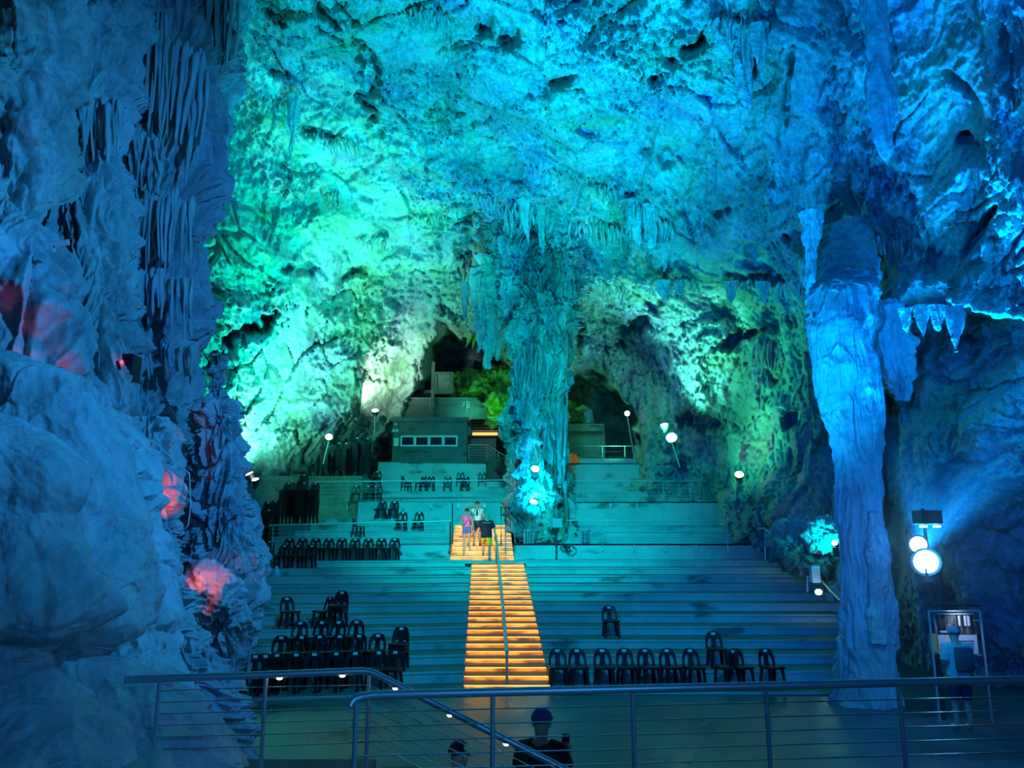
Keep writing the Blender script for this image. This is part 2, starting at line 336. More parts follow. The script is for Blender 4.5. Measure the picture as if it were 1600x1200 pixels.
# ------------------------------------------------------------------ rock columns and flowstone
def tube_rock(path, nseg=200, nver=300, flute=.1, ff=3., tier=0, tT=1., rough=.12, seed=0, a0=0., a1=2*PI, sq=.7, twist=.12, lump=0., wav=.55):
    """path: (px, py, Y, halfwidth px) from the top down -> coords and quads of one rock shaft"""
    pts = []
    for (x, y, Y, hw) in path:
        p = P(x, y, Y); zc = Y*ct+(p.z-H)*st; pts.append((p.x, p.y, p.z, hw/F*zc))
    pts = np.array(pts); seg = np.concatenate([[0], np.cumsum(np.linalg.norm(np.diff(pts[:, :3], axis=0), axis=1))])
    t = np.linspace(0, seg[-1], nver); q = np.stack([np.interp(t, seg, pts[:, k]) for k in range(4)], 1)
    kk = max(3, nver//len(path)//3*2+1); ker = np.hanning(kk+2)[1:-1]; ker /= ker.sum()
    q = np.stack([np.convolve(np.pad(q[:, k], kk//2, mode='edge'), ker, 'valid') for k in range(4)], 1)
    full = abs(a1-a0-2*PI) < 1e-6
    an = np.linspace(a0, a1, nseg, endpoint=not full)
    A_, I_ = np.meshgrid(an, np.arange(nver)); A_ = A_.ravel(); I_ = I_.ravel(); q = q[I_]
    d = np.stack([np.cos(A_), np.sin(A_)*sq, np.zeros_like(A_)], 1)
    dn = np.stack([np.cos(A_), np.sin(A_), np.zeros_like(A_)], 1)
    b = q[:, :3]+d*q[:, 3:4]; R = q[:, 3]
    wz = b+np.stack([fbm(b, .5, 2, seed=seed+s_) for s_ in (1, 2, 3)], 1)*twist*3
    off = fbm(wz, .55, 3, seed=seed+5)*np.minimum(R, 1)*wav
    fl = ridged(wz*np.array([ff, ff, ff*.055]), 1, 3, .5, seed=seed+8)
    amt = np.ones_like(R)
    if tier:
        ph = noise(np.stack([np.cos(A_)*1.6, np.sin(A_)*1.6, b[:, 2]*.12], 1), seed+12)*1.6+fbm(wz*np.array([1, 1, .3]), .9, 2, seed=seed+14)*.5
        s_ = b[:, 2]/tT+ph; s_ = s_-np.floor(s_)
        off += tier*(np.sqrt(np.clip((1-s_)*3.2, 0, 1))*(.55+.45*s_)-.45)
        amt = .35+.9*smooth(.85, .35, s_)
    fq = wz*np.array([ff, ff, ff*.05]); off += (fl+.7*facets(fq, 1., seed+9)[0])*flute*amt
    if lump: off += (np.abs(noise(wz*1.3, seed+22))*2-.4)*lump+(np.abs(noise(wz*3.1, seed+23))*2-.4)*lump*.5
    off += fbm(wz, 2.3, 4, .6, seed=seed+17)*rough
    co = b+dn*off[:, None]; co[:, 2] += fbm(b, 1.1, 2, seed=seed+30)*.08
    ii = np.arange(nseg*nver).reshape(nver, nseg)
    if full: jj = np.roll(ii, -1, 1); qd = np.stack([ii[:-1], jj[:-1], jj[1:], ii[1:]], -1).reshape(-1, 4)
    else: qd = np.stack([ii[:-1, :-1], ii[:-1, 1:], ii[1:, 1:], ii[1:, :-1]], -1).reshape(-1, 4)
    return co, qd[:, ::-1]
def ribs(curt, seed=0, nv=26, ns=8):
    """hanging stone curtains: (x0, y0, x1, y1, Y, count, length0, length1, halfwidth, slant), all but Y in pixels"""
    rg = random.Random(seed); C_, Q_, n = [], [], 0
    for (x0, y0, x1, y1, Y, cnt, l0, l1, hw, sl) in curt:
        for i in range(cnt):
            t = (i+rg.uniform(-.25, .25))/max(1, cnt-1); x = x0+(x1-x0)*t; y = y0+(y1-y0)*t+rg.uniform(-8, 3)*(3.5 if Y > 30 else 1); L_ = (l0+(l1-l0)*t)*rg.uniform(.6, 1.1); Yd = (Y if Y else vault(x, y+4)-.12)+rg.uniform(-.12, .12)
            w_ = hw*rg.uniform(.65, 1.3); dr = sl*L_+rg.uniform(-.05, .05)*L_; ph = rg.uniform(0, 6); tp = rg.uniform(.12, .6)
            tt_ = np.linspace(0, 1, nv); cx_ = x+dr*tt_+np.sin(tt_*5+ph)*1.6; cy_ = y+L_*tt_
            rad = w_*(1-(1-tp)*tt_)*(1+.22*np.sin(tt_*11+ph*2)); rad[-1] *= .2; rad[0] *= .3; rad[1] *= .7
            an = np.linspace(0, 2*PI, ns, endpoint=False)
            for j in range(nv):
                p = P(cx_[j], cy_[j], Yd); r_ = rad[j]/F*Yd
                C_.append(np.stack([p.x+np.cos(an)*r_, p.y+np.sin(an)*r_*2., np.full(ns, p.z)], 1))
            ii = np.arange(nv*ns).reshape(nv, ns)+n; jj = np.roll(ii, -1, 1); Q_.append(np.stack([ii[:-1], jj[:-1], jj[1:], ii[1:]], -1).reshape(-1, 4)[:, ::-1]); n += nv*ns
    return np.concatenate(C_), np.concatenate(Q_)
def rocks(name, specs, mat, kind=None, curt=None, **tg):
    cs, qs, n = [], [], 0
    if curt: c_, q_ = ribs(curt, 5); cs.append(c_); qs.append(q_); n = len(c_)
    for sp in specs:
        c_, q_ = tube_rock(**sp); cs.append(c_); qs.append(q_+n); n += len(c_)
    o = np_mesh(name, np.concatenate(cs), np.concatenate(qs), M[mat]); return tag(o, kind=kind, **tg)

# tall draped wall at the left, behind
CURT = [(142,-30,212,-10,13.55,11,120,150,4.2,-.06),(205,-20,262,20,13.6,9,190,200,4,-.05),(246,50,318,85,13.75,13,215,150,4.6,-.12),(118,146,186,160,12.25,14,90,105,4.2,-.02),(172,212,246,214,13.45,16,58,66,3.6,-.02),
 (138,272,214,276,13.3,16,70,80,3.6,-.02),(205,246,250,252,13.4,10,56,62,3.6,-.04),(150,336,276,300,13.4,24,95,120,3.9,-.05),(152,436,256,424,13.3,19,80,95,3.9,-.06),(298,170,326,110,13.9,6,120,140,4,-.08),
 (56,10,124,30,11.9,9,105,120,6.5,-.02),(14,50,60,70,10.3,6,70,90,8,-.02),(258,320,300,310,13.6,8,90,110,3.8,-.06),(60,250,112,262,11.6,8,60,70,6,0),(170,520,236,516,13.2,12,60,70,4,.0),(262,430,300,440,13.6,8,100,90,4,.02),
 (255,535,300,545,13.7,8,60,60,4,.02),(330,-20,372,0,14.6,9,150,90,3.6,-.1),(150,610,215,600,12.7,12,60,70,4,.1)]
rocks('draped_formation', [
 dict(path=[(225,-260,15.5,150),(222,-60,15.3,140),(215,100,15,130),(208,300,15,112),(202,420,15,104),(196,520,15,100),(190,590,15,98),(178,640,14.8,92),(176,720,14.5,88),(190,820,14.2,80),(225,950,13.6,70),(225,1150,13,80)],
      nseg=420, nver=640, flute=.24, ff=5., tier=.5, tT=1.9, rough=.07, seed=100, a0=PI*.85, a1=PI*2.25),
 dict(path=[(130,-260,13,90),(120,0,13,85),(112,200,12.8,75),(120,330,12.6,70),(126,450,12.4,72),(132,560,12.2,70),(150,660,12,62),(170,760,11.8,60),(190,880,11.5,60)],
      nseg=260, nver=420, flute=.15, ff=5.5, tier=.34, tT=1.6, rough=.08, seed=140, a0=PI*.9, a1=PI*2.2),
 ], 'flow', curt=CURT, label='tall draped flowstone wall at far left with rows of hanging stone curtains', cat='rock formation')
rocks('bulging_formation', [
 dict(path=[(-10,-260,10.5,150),(0,-40,10.4,110),(0,120,10.2,96),(6,230,10,88),(0,330,9.8,80),(20,430,9.6,88),(30,500,9.5,96),(40,570,9.4,90),(60,640,9.3,110),(60,760,9.3,110)],
      nseg=240, nver=460, flute=.07, ff=2.2, tier=.22, tT=2.2, rough=.08, seed=200, a0=PI*.95, a1=PI*2.2, lump=.2)],
 'flow', label='lumpy bulging rock at the left edge above the smooth flowstone slope', cat='rock formation')
rocks('flowstone_mound', [
 dict(path=[(-30,560,7.6,60),(20,592,7.6,125),(50,640,7.6,130),(55,700,7.5,140),(55,790,7.4,160),(60,880,7.2,180),(62,940,7.1,190),(64,975,7.05,184),(60,1000,7.0,150),(50,1020,7.0,128),(40,1050,7,120)],
      nseg=300, nver=460, flute=.035, ff=2.6, tier=0, rough=.035, seed=300, a0=PI*.95, a1=PI*2.2, sq=.8, wav=.3, lump=.05),
 dict(path=[(-60,640,6.3,50),(-30,668,6.3,90),(-15,720,6.25,120),(-10,760,6.2,130),(-10,800,6.2,128),(-10,870,6.1,158),(-8,930,6.0,186),(-6,962,6.0,190),(-10,985,6.0,160),(-20,1005,6.0,110),(-30,1040,6,90)],
      nseg=240, nver=360, flute=.04, ff=2.4, tier=.0, rough=.04, seed=330, a0=PI*.95, a1=PI*2.2, sq=.8, wav=.3, lump=.09),
 dict(path=[(20,1010,6.9,60),(60,1030,6.8,110),(90,1080,6.7,150),(110,1140,6.5,190),(140,1210,6.2,240),(150,1320,6.,280),(150,1500,5.6,330)],
      nseg=260, nver=300, flute=.06, ff=2.4, tier=.1, tT=.9, rough=.045, seed=345, a0=PI*.95, a1=PI*2.2, sq=.8, wav=.4, lump=.1),
 dict(path=[(0,1000,6.05,30),(-5,1040,6.,75),(0,1100,5.9,105),(10,1180,5.7,140),(20,1300,5.5,180)],
      nseg=160, nver=200, flute=.05, ff=2.4, tier=.0, rough=.05, seed=350, a0=PI*.95, a1=PI*2.2, sq=.8, lump=.1),
 dict(path=[(100,610,9.4,40),(115,640,9.3,75),(135,700,9.2,95),(150,780,9,92),(165,860,8.8,92),(185,930,8.6,88),(200,975,8.5,84),(205,1010,8.4,66),(215,1060,8,70),(235,1120,7.8,90),(250,1200,7.4,130),(250,1300,7,170)],
      nseg=260, nver=420, flute=.06, ff=2.8, tier=.12, tT=1.2, rough=.05, seed=360, a0=PI*.95, a1=PI*2.2, sq=.8, lump=.12),
 dict(path=[(232,650,12,14),(235,690,12,34),(232,760,11.8,36),(232,840,11.4,32),(248,900,11,34),(262,960,10.4,34),(285,1020,9.8,46),(300,1060,9.4,66),(312,1120,9,82),(330,1220,8.4,115),(340,1400,8,150)],
      nseg=240, nver=400, flute=.16, ff=4., tier=.2, tT=.9, rough=.08, seed=390, a0=PI*.95, a1=PI*2.25, sq=.8, lump=.12),
 ], 'flow', curt=[(262,1000,330,1010,9.7,14,50,60,3,0),(120,620,160,640,9.3,5,80,60,7,.1)], label='smooth blue flowstone slope filling the lower left corner behind the railing', cat='rock formation')
rocks('stalagmite', [
 dict(path=[(340,556,13,3),(341,610,13,4),(343,622,13,10),(346,650,13,22),(344,690,13,33),(343,740,13,38),(344,790,13,38),(346,850,13,44),(348,910,13,45),(347,960,13,43),(343,1010,12.9,38),(338,1080,12.8,42)],
      nseg=320, nver=520, flute=.13, ff=9., tier=.3, tT=.62, rough=.10, seed=430, lump=.14)],
 'flow', label='cone-shaped lumpy stalagmite standing between the left rock wall and the chair stacks', cat='stalagmite')
rocks('stalagmite', [
 dict(path=[(272,672,13.6,4),(273,700,13.6,11),(274,730,13.6,14),(274,760,13.6,20),(272,800,13.6,26),(270,860,13.6,34),(275,940,13.4,40),(290,1040,13.2,40)],
      nseg=160, nver=260, flute=.06, ff=6, tier=.14, tT=.6, rough=.06, seed=470)],
 'flow', label='small slim stalagmite left of the cone-shaped one', cat='stalagmite')
# fringes of small stalactites hanging all over the roof
c_, q_ = ribs([(790,318,862,330,0,14,36,60,3.4,0),(740,300,800,330,0,10,30,40,3.2,0),(880,350,970,352,0,18,34,44,3.2,0),(980,318,1050,350,0,14,50,50,4.2,0),(720,410,800,440,0,16,40,60,4,0),(900,430,980,450,0,14,26,34,3,0),
 (640,345,700,330,0,10,20,26,2.6,0),(1020,436,1085,440,0,14,20,26,3.2,0),(1128,440,1250,440,0,22,26,32,3.4,0),(640,12,700,20,0,16,36,50,3.2,0),(1110,30,1200,36,0,16,40,90,4.4,0),(480,212,560,224,0,18,24,30,2.6,0),
 (1160,535,1212,540,0,10,40,50,4,0),(1250,400,1262,420,0,4,60,70,4,0),(1350,372,1410,378,0,10,30,40,4,0),(505,300,532,302,0,9,30,36,2.6,0),(560,372,600,376,0,9,18,22,2.4,0),(820,262,905,280,0,14,24,30,2.8,0),(920,280,960,300,0,8,24,36,3,0),(412,160,470,150,0,10,24,30,2.6,0)], 11, 12, 6)
tag(np_mesh('stalactite_fringe', c_, q_, M['rock']), 'countless small stalactites fringing the ledges of the cave roof', 'stalactites', kind='stuff')
# centre column and its canopy
rocks('cave_column', [
 dict(path=[(850,330,37,105),(850,400,35.6,85),(848,470,34.2,60),(844,520,33.4,47),(843,570,33,42),(844,620,33,40),(849,680,33,34),(852,720,33,32),(852,760,33,32),(848,800,33,36),(843,830,33,40),(845,870,33,36)],
      nseg=360, nver=640, flute=.34, ff=3.4, tier=.10, tT=2.6, rough=.08, wav=.3, seed=500, sq=.9),
 dict(path=[(836,560,32.4,14),(830,600,32.1,22),(826,640,32,26),(832,680,32,14),(835,720,32,16),(836,750,32,22),(832,775,32,28),(832,800,31.9,34),(836,825,31.9,28),(838,850,31.9,20)],
      nseg=180, nver=300, flute=.15, ff=3.5, tier=.25, tT=1.1, rough=.12, seed=530, lump=.16),
 dict(path=[(806,580,34,10),(806,620,34,14),(804,650,34,18),(808,690,34,17),(812,730,34,15),(812,760,34,16),(812,800,34,14)],
      nseg=120, nver=240, flute=.15, ff=3.5, tier=.2, tT=1.1, rough=.12, seed=560),
 ], 'column', curt=[(802,520,884,512,32.7,13,80,170,4,0),(812,470,890,460,33.2,10,90,120,4.5,0),(806,560,838,560,31.6,7,60,90,4,0),(850,640,882,640,32.3,8,140,170,4.5,0),(856,740,884,740,32.2,6,60,80,4,0),(808,650,824,650,32.4,5,60,60,4,0)], label='tall central rock column joining the cave roof to the seating, lit cyan near its foot', cat='rock column')
rocks('cave_column', [
 dict(path=[(1322,350,20.5,34),(1322,405,19,46),(1318,455,17.4,50),(1312,520,17,48),(1318,580,17,50),(1330,640,17,46),(1340,720,17,36),(1344,800,17,34),(1350,880,17,38),(1356,960,17,42),(1352,1040,17,45),(1350,1110,17,55)],
      nseg=320, nver=560, flute=.07, ff=4.5, tier=.0, rough=.035, wav=.16, seed=600, sq=.9),
 dict(path=[(1268,330,17.6,16),(1268,400,17.5,8),(1266,470,17.4,7),(1272,540,17.3,10),(1290,610,17.2,14),(1300,650,17.2,10),(1304,680,17.2,3)],
      nseg=80, nver=260, flute=.05, ff=6, rough=.03, seed=640),
 dict(path=[(1368,800,16.6,8),(1372,840,16.5,16),(1374,880,16.4,17),(1372,940,16.4,15),(1370,1010,16.4,14)],
      nseg=100, nver=160, flute=.05, ff=6, rough=.06, seed=660),
 dict(path=[(1380,470,18.6,30),(1392,530,18.5,34),(1404,580,18.4,28),(1412,625,18.4,8)],
      nseg=140, nver=160, flute=.16, ff=4.5, rough=.06, seed=680),
 ], 'flow', label='thick blue rock column at the right between the seating and the display board', cat='rock column')
# ------------------------------------------------------------------ floor and seating
def floor_mat():
    m, t, b = nt('damp_floor'); L = t.links.new
    tc = node(t, 'ShaderNodeTexCoord'); n1 = node(t, 'ShaderNodeTexNoise', i_Scale=.5, i_Detail=8, i_Roughness=.6); L(tc.outputs['Object'], n1.inputs['Vector'])
    r = ramp(t, n1.outputs['Fac'], [(.35, (.045, .055, .06)), (.6, (.10, .115, .12)), (.74, (.22, .22, .2))]); L(r.outputs[0], b.inputs['Base Color'])
    r2 = ramp(t, n1.outputs['Fac'], [(.35, (.25, .25, .25)), (.65, (.5, .5, .5))]); L(r2.outputs[0], b.inputs['Roughness'])
    n2 = node(t, 'ShaderNodeTexNoise', i_Scale=9, i_Detail=4); L(tc.outputs['Object'], n2.inputs['Vector'])
    bp = node(t, 'ShaderNodeBump', i_Strength=.15, i_Distance=.02); L(n2.outputs['Fac'], bp.inputs['Height']); L(bp.outputs[0], b.inputs['Normal'])
    return m
M['floor'] = floor_mat()
tag(MB().box(0, 25, -.1, 60, 62, .2).build('floor', M['floor']), kind='structure')
AL = math.radians(9); LX, LY = -math.cos(AL), -math.sin(AL)
Zk = [.317+.2247*k for k in range(11)]; Yk = [18.99+.99*k for k in range(11)]
def stair_x(Y, side):
    t_ = (Y-18.99)/9.9
    return (-1.13-.35*t_) if side < 0 else (.86-.44*t_)
def left_end(px, Y):
    """point on the left block's row through the stair edge at depth Y that is seen at column px"""
    x0 = stair_x(Y, -1); a = (px-800)/F
    # (x0+LX*u) = a*(Y+LY*u)*1.02
    u = (x0-a*1.01*Y)/(a*1.01*LY-LX); return u
lpx = [404, 406, 408, 410, 412, 413, 416, 420, 424, 428, 432]
rpx = [1318, 1316, 1312, 1306, 1298, 1290, 1280, 1268, 1254, 1236, 1216]
def row_block(mb, side, Y, z, Y2, px, z0=0., inner=None, nose=.03):
    if side > 0:
        xi = stair_x(Y, 1) if inner is None else inner; xo = (px-800)/F*Y*1.01
        a = [(xi, Y), (xo, Y), (xo, Y2), (xi, Y2)]
        lip = [(xi, Y-nose), (xo, Y-nose), (xo, Y), (xi, Y)]
    else:
        xi = stair_x(Y, -1) if inner is None else inner; u = left_end(px, Y)
        a = [(xi, Y), (xi, Y2), (xi+LX*u, Y2+LY*u), (xi+LX*u, Y+LY*u)]
        lip = [(xi, Y-nose), (xi, Y), (xi+LX*u, Y+LY*u), (xi+LX*u, Y+LY*u-nose)]
    mb.hexa([(x, y, z0) for x, y in a], [(x, y, z) for x, y in a]); mb.bm.faces.ensure_lookup_table(); mb.bm.faces[-5].material_index = 1  # upward face takes the concrete with the painted-in shade
    mb.hexa([(x, y, z-.05) for x, y in lip], [(x, y, z) for x, y in lip])
for side, nm in ((-1, 'seating_terrace'), (1, 'seating_terrace')):
    mb = MB(); pxs = lpx if side < 0 else rpx
    row_block(mb, side, 17.85, .06, 19.2, 398 if side < 0 else 1330)
    for k in range(11): row_block(mb, side, Yk[k], Zk[k], Yk[k]+1.4, pxs[k])
    # tall walls, landings and upper steps
    row_block(mb, side, 29.88, 3.14, 33.5, 424 if side < 0 else 1197, inner=(-2.36 if side < 0 else .07), nose=.0)
    up = [(32.6, 3.40), (33.4, 3.66), (34.2, 3.92), (35.0, 4.18)]
    for j, (Y, z) in enumerate(up):
        row_block(mb, side, Y, z, Y+1.6, [424, 447, 470, 492][j] if side < 0 else [1175, 1165, 1155, 1145][j], inner=(-2.36 if side < 0 and j < 1 else -1. if side < 0 else .9))
    row_block(mb, side, 35.9, 5.0, 39, 492 if side < 0 else 1132, inner=(0.4 if side < 0 else .4), nose=.0)
    up = [(37.9, 5.31), (38.8, 5.62), (39.7, 5.93), (40.6, 6.24)]
    for j, (Y, z) in enumerate(up):
        row_block(mb, side, Y, z, Y+1.6, [507, 528, 548, 570][j] if side < 0 else [1085, 1075, 1065, 1056][j], inner=0.)
    row_block(mb, side, 41.5, 7.31, 48, 578 if side < 0 else 1040, inner=(-1.4 if side < 0 else 1.), nose=.0)
    if side > 0: mb.box(5.3, 43.2, 7.5, 5.2, .25, .45)
    o = tag(mb.build(nm, M['concrete']), kind='structure'); o.data.materials.append(M['tread_shade'])
# side ground under the chair stacks and rocks at the flanks
mb = MB()
mb.hexa([(-16, 27, 0), (-8.5, 27, 0), (-8.0, 34.5, 0), (-16, 34.5, 0)], [(-16, 27, 2.7), (-8.5, 27, 2.7), (-8.0, 34.5, 2.9), (-16, 34.5, 2.9)])
mb.hexa([(-17, 33.0, 0), (-8.8, 33.0, 0), (-8.8, 40, 0), (-17, 40, 0)], [(-17, 33.0, 3.9), (-8.8, 33.0, 3.9), (-8.8, 40, 3.9), (-17, 40, 3.9)])
mb.hexa([(-17, 37.2, 0), (-7.2, 37.2, 0), (-7.2, 48, 0), (-17, 48, 0)], [(-17, 37.2, 6.3), (-7.2, 37.2, 6.3), (-7.2, 48, 6.3), (-17, 48, 6.3)])
tag(mb.build('seating_terrace', M['darkrock']), kind='structure')
# ------------------------------------------------------------------ plastic chairs
def chair_meshes():
    ms = {}
    b = MB(); b.box(0, -.005, .435, .43, .42, .028); b.box(0, -.2, .418, .40, .02, .05); b.box(-.2, 0, .418, .02, .38, .05); b.box(.2, 0, .418, .02, .38, .05); b.box(0, .19, .418, .38, .02, .05)
    ms['seat'] = b.mesh('seat', True, .008)
    def bk(x, h, th): return (x, .185+.17*h+.02*math.cos(x*6)-.02+th, .445+h)
    b = MB(); outer, inner = [], []
    for i in range(25):
        t_ = i/24; a = PI-t_*PI; cx, sx = math.cos(a), math.sin(a)
        # super-ellipse arch
        k = 2/3.4; ox = math.copysign(abs(cx)**k, cx)*.2; oh = sx**k*.36
        ix = math.copysign(abs(cx)**k, cx)*.150; ih = sx**.72*.225
        outer.append((ox*(1+.08*(1-oh/.365)), oh)); inner.append((ix*(1+.05), ih))
    def strip(A, B, th=.022):
        f = [[b.bm.verts.new(bk(x, h, o)) for x, h in L_] for L_ in (A, B) for o in (-th/2, th/2)]
        n = len(A)
        for i in range(n-1):
            for p, q in ((f[0], f[2]), (f[3], f[1]), (f[1], f[0]), (f[2], f[3])):
                b.bm.faces.new((p[i], p[i+1], q[i+1], q[i]))
        for i in (0, n-1): b.bm.faces.new((f[0][i], f[1][i], f[3][i], f[2][i]))
    strip(outer, inner)
    hs = [0, .05, .1, .15, .19, .23]; wd = [.08, .062, .054, .054, .064, .095]
    strip([(-w_, h) for h, w_ in zip(hs, wd)], [(w_, h) for h, w_ in zip(hs, wd)], .02)
    ms['backrest'] = b.mesh('backrest', True)
    for nm, sx, sy in (('fl', -1, -1), ('fr', 1, -1), ('bl', -1, 1), ('br', 1, 1)):
        b = MB(); x0, y0, x1, y1 = sx*.185, sy*.175, sx*.215, sy*(.205 if sy < 0 else .235)
        for dx, dy in ((.078, .022), (.022, .065)):
            def sec(x, y, z, k): return [(x+a*k, y+c_*k, z) for a, c_ in ((0, 0), (-sx*dx, 0), (-sx*dx, -sy*dy), (0, -sy*dy))]
            b.hexa(sec(x1, y1, 0, .72), sec(x0, y0, .43, 1.05))
        ms[nm] = b.mesh('leg', False)
    b = MB(); p = Vector(bk(0, .305, -.014)); b.box(p.x, p.y, p.z, .10, .004, .06, M=Matrix.Rotation(-.17, 4, 'X'))
    ms['tag'] = b.mesh('number_label')
    for k in ms: ms[k].materials.append(M['white'] if k == 'tag' else M['black'])
    bm = bmesh.new()
    for k in ms:
        if k != 'tag': bm.from_mesh(ms[k])
    me = bpy.data.meshes.new('plastic_chair'); bm.to_mesh(me); bm.free(); me.materials.append(M['black']); ms['whole'] = me
    return ms
CH = chair_meshes()
def chair(loc, rz, label, group, tagged=True, tilt=0):
    o = empty('plastic_chair', loc, rz)
    if tilt: o.rotation_euler = (tilt, 0, rz)
    tag(o, label, 'chair', group)
    for k, nm in (('seat', 'seat'), ('backrest', 'backrest'), ('fl', 'leg'), ('fr', 'leg'), ('bl', 'leg'), ('br', 'leg'), ('tag', 'number_label')):
        if k == 'tag' and not tagged: continue
        c_ = bpy.data.objects.new(nm, CH[k]); C.objects.link(c_); c_.parent = o
    if tagged: c_['label'] = 'small white label on the backrest'
    return o
def at(px, z, Y): return ((px-800)/F*(Y*ct+(z-H)*st), Y, z)
ORD = ['first', 'second', 'third', 'fourth', 'fifth', 'sixth', 'seventh', 'eighth', 'ninth', 'tenth']
G = 'chairs set out on the left seating'
# left block: rows from the stage upward (px of each chair, depth)
def lrow(k):                                   # depth of the tread of row k at chair px (row 0 = the low platform)
    return (18.45, .06) if k == 0 else (Yk[k-1]+.45, Zk[k-1])
def left_depth(px, k):
    Y, z = lrow(k); x0 = stair_x(Y, -1); x = (px-800)/F*Y; return Y+(x-x0)*math.tan(AL), z
LAB = {0: 'black plastic chair with white label, %s from the left in the lowest row of the left block',
       2: 'black plastic chair with white label, %s from the left in the second lowest row of the left block',
       3: 'black plastic chair with white label, %s from the left in the third chair row of the left block'}
for k, pxs in ((0, [423, 453, 484, 517, 549, 586, 611]), (1, [431, 462, 492, 523, 554, 585]), (2, [463, 495, 522, 552])):
    for i, px_ in enumerate(pxs):
        Y, z = left_depth(px_, k)
        chair(at(px_, z, Y), -.08+random.uniform(-.12, .12), ('black chair, %s from the left in the %s row of the left block' % (ORD[i], ['lowest', 'second lowest', 'third lowest'][k])), G)
for px_ in (392, 408):
    Y, z = left_depth(px_, 0); chair(at(px_, z, Y-.1), .1, 'dark plastic chair half hidden behind the foot of the lumpy stalagmite' if px_ < 400 else 'dark plastic chair just right of the lumpy stalagmite foot, leftmost of the lowest row', G)
def stack(px_, z, Y, n, rz, where, group, dz=.075, tagged=True, plain_=False):
    x, y, _ = at(px_, z, Y)
    for i in range(n):
        lb = 'black chair, %s of the stack %s' % ('topmost' if i == n-1 else 'lowest' if i == 0 else ('middle one' if n == 3 else 'one'), where)
        p_ = (x-math.sin(rz)*.012*i*-1, y+math.cos(rz)*.012*i, z+dz*i)
        if plain_ and i < n-1:
            o = bpy.data.objects.new('plastic_chair', CH['whole']); C.objects.link(o); o.location = p_; o.rotation_euler = (0, 0, rz)
            tag(o, 'black chair inside the tall stack '+where, 'chair', group+' '+where)
        else: chair(p_, rz, lb, group, i == n-1)
Y, z = left_depth(622, 1); stack(622, z, Y, 3, -.1, 'at the right end of the second lowest row', 'short chair stacks')
Y, z = left_depth(527, 4); stack(527, z, Y-.15, 3, -.2, 'standing alone above the left rows', 'short chair stacks')
Y, z = left_depth(452, 4); chair(at(452, z, Y), .75, 'black plastic chair turned to the right above the left chair rows', G)
Y, z = left_depth(503, 4); chair(at(503, z, Y), -.75, 'black plastic chair turned to the left beside the short stack', G)
# nine chairs against the first tall wall
for i in range(9):
    px_ = 447+20.8*i; Y, z = left_depth(px_, 11); chair(at(px_, z, Y), -.12, 'black chair, %s from the left in the long row before the first tall wall' % ORD[i], 'chair row before the first tall wall')
for i, px_ in enumerate((439, 460, 482)):
    Y, z = left_depth(px_, 10); chair(at(px_, z, Y), -.1, 'black plastic chair, %s of three in front of the long row' % ['leftmost', 'middle', 'rightmost'][i], 'three chairs in front of the long row')
G2 = 'chairs on the upper left seating'
def lat(px_, z, Y): x0 = .3; return at(px_, z, Y+((px_-800)/F*Y-x0)*math.tan(AL))
chair(lat(560, 3.40, 33.1), 1.35, 'black plastic chair seen from the side, alone on the step behind the first railing', G2)
for px_, dz_, lb in ((595, 0, 'left of the pair by the second tall wall'), (614, 0, 'right of the pair by the second tall wall'), (627, -.52, 'front one, right of the pair by the second tall wall'), (653, -.52, 'rightmost one standing apart below the second tall wall')):
    chair(lat(px_, 4.18+dz_, 35.25 if dz_ == 0 else 33.75), -.1, 'black plastic chair, '+lb, G2)
for px_, rz, lb in ((555, .1, 'leftmost on the second landing behind its railing'), (574, .1, 'second on the second landing behind its railing'), (581, -.6, 'turned one on the second landing behind its railing'), (589, 0, 'rightmost on the second landing behind its railing')):
    chair(lat(px_, 5.0, 37.4), rz, 'black plastic chair, '+lb, G2)
chair(lat(588, 5.93, 40.3), 0, 'black plastic chair alone below the left corner of the top wall', G2)
for px_, z, Y, rz, lb in ((635, 5.62, 39.4, 1.3, 'seen from the side before the top wall'), (657, 5.62, 39.4, -.7, 'turned one before the top wall beside the sideways chair'), (672, 5.62, 39.4, -.1, 'third from the left before the top wall'),
        (699, 5.62, 39.4, 0, 'alone in the middle before the top wall'), (719, 5.93, 40.3, 0, 'rear one of the close pair before the top wall'), (726, 5.62, 39.4, -.2, 'front one of the close pair before the top wall'), (753, 5.93, 40.3, 0, 'nearest the stepped stair edge before the top wall')):
    chair(lat(px_, z, Y), rz, 'black plastic chair, '+lb, G2)
# right block
for i, px_ in enumerate((873, 905, 945, 981, 1015, 1050, 1086, 1136, 1160, 1208)):
    chair(at(px_, .06, 18.45), [.05, .1, .1, .15, .2, .22, .15, -1.1, .35, .3][i], ('black chair, %s from the staircase in the front row of the right block' % ORD[i]) if i != 7 else 'black plastic chair turned sideways in the front row of the right block', 'front row chairs of the right block')
chair(at(955, Zk[2], Yk[2]+.5), .05, 'black plastic chair standing alone two rows above the right front row', 'front row chairs of the right block')
chair(at(1121, Zk[0], Yk[0]+.5), .05, 'black plastic chair one row above the right front row', 'front row chairs of the right block')
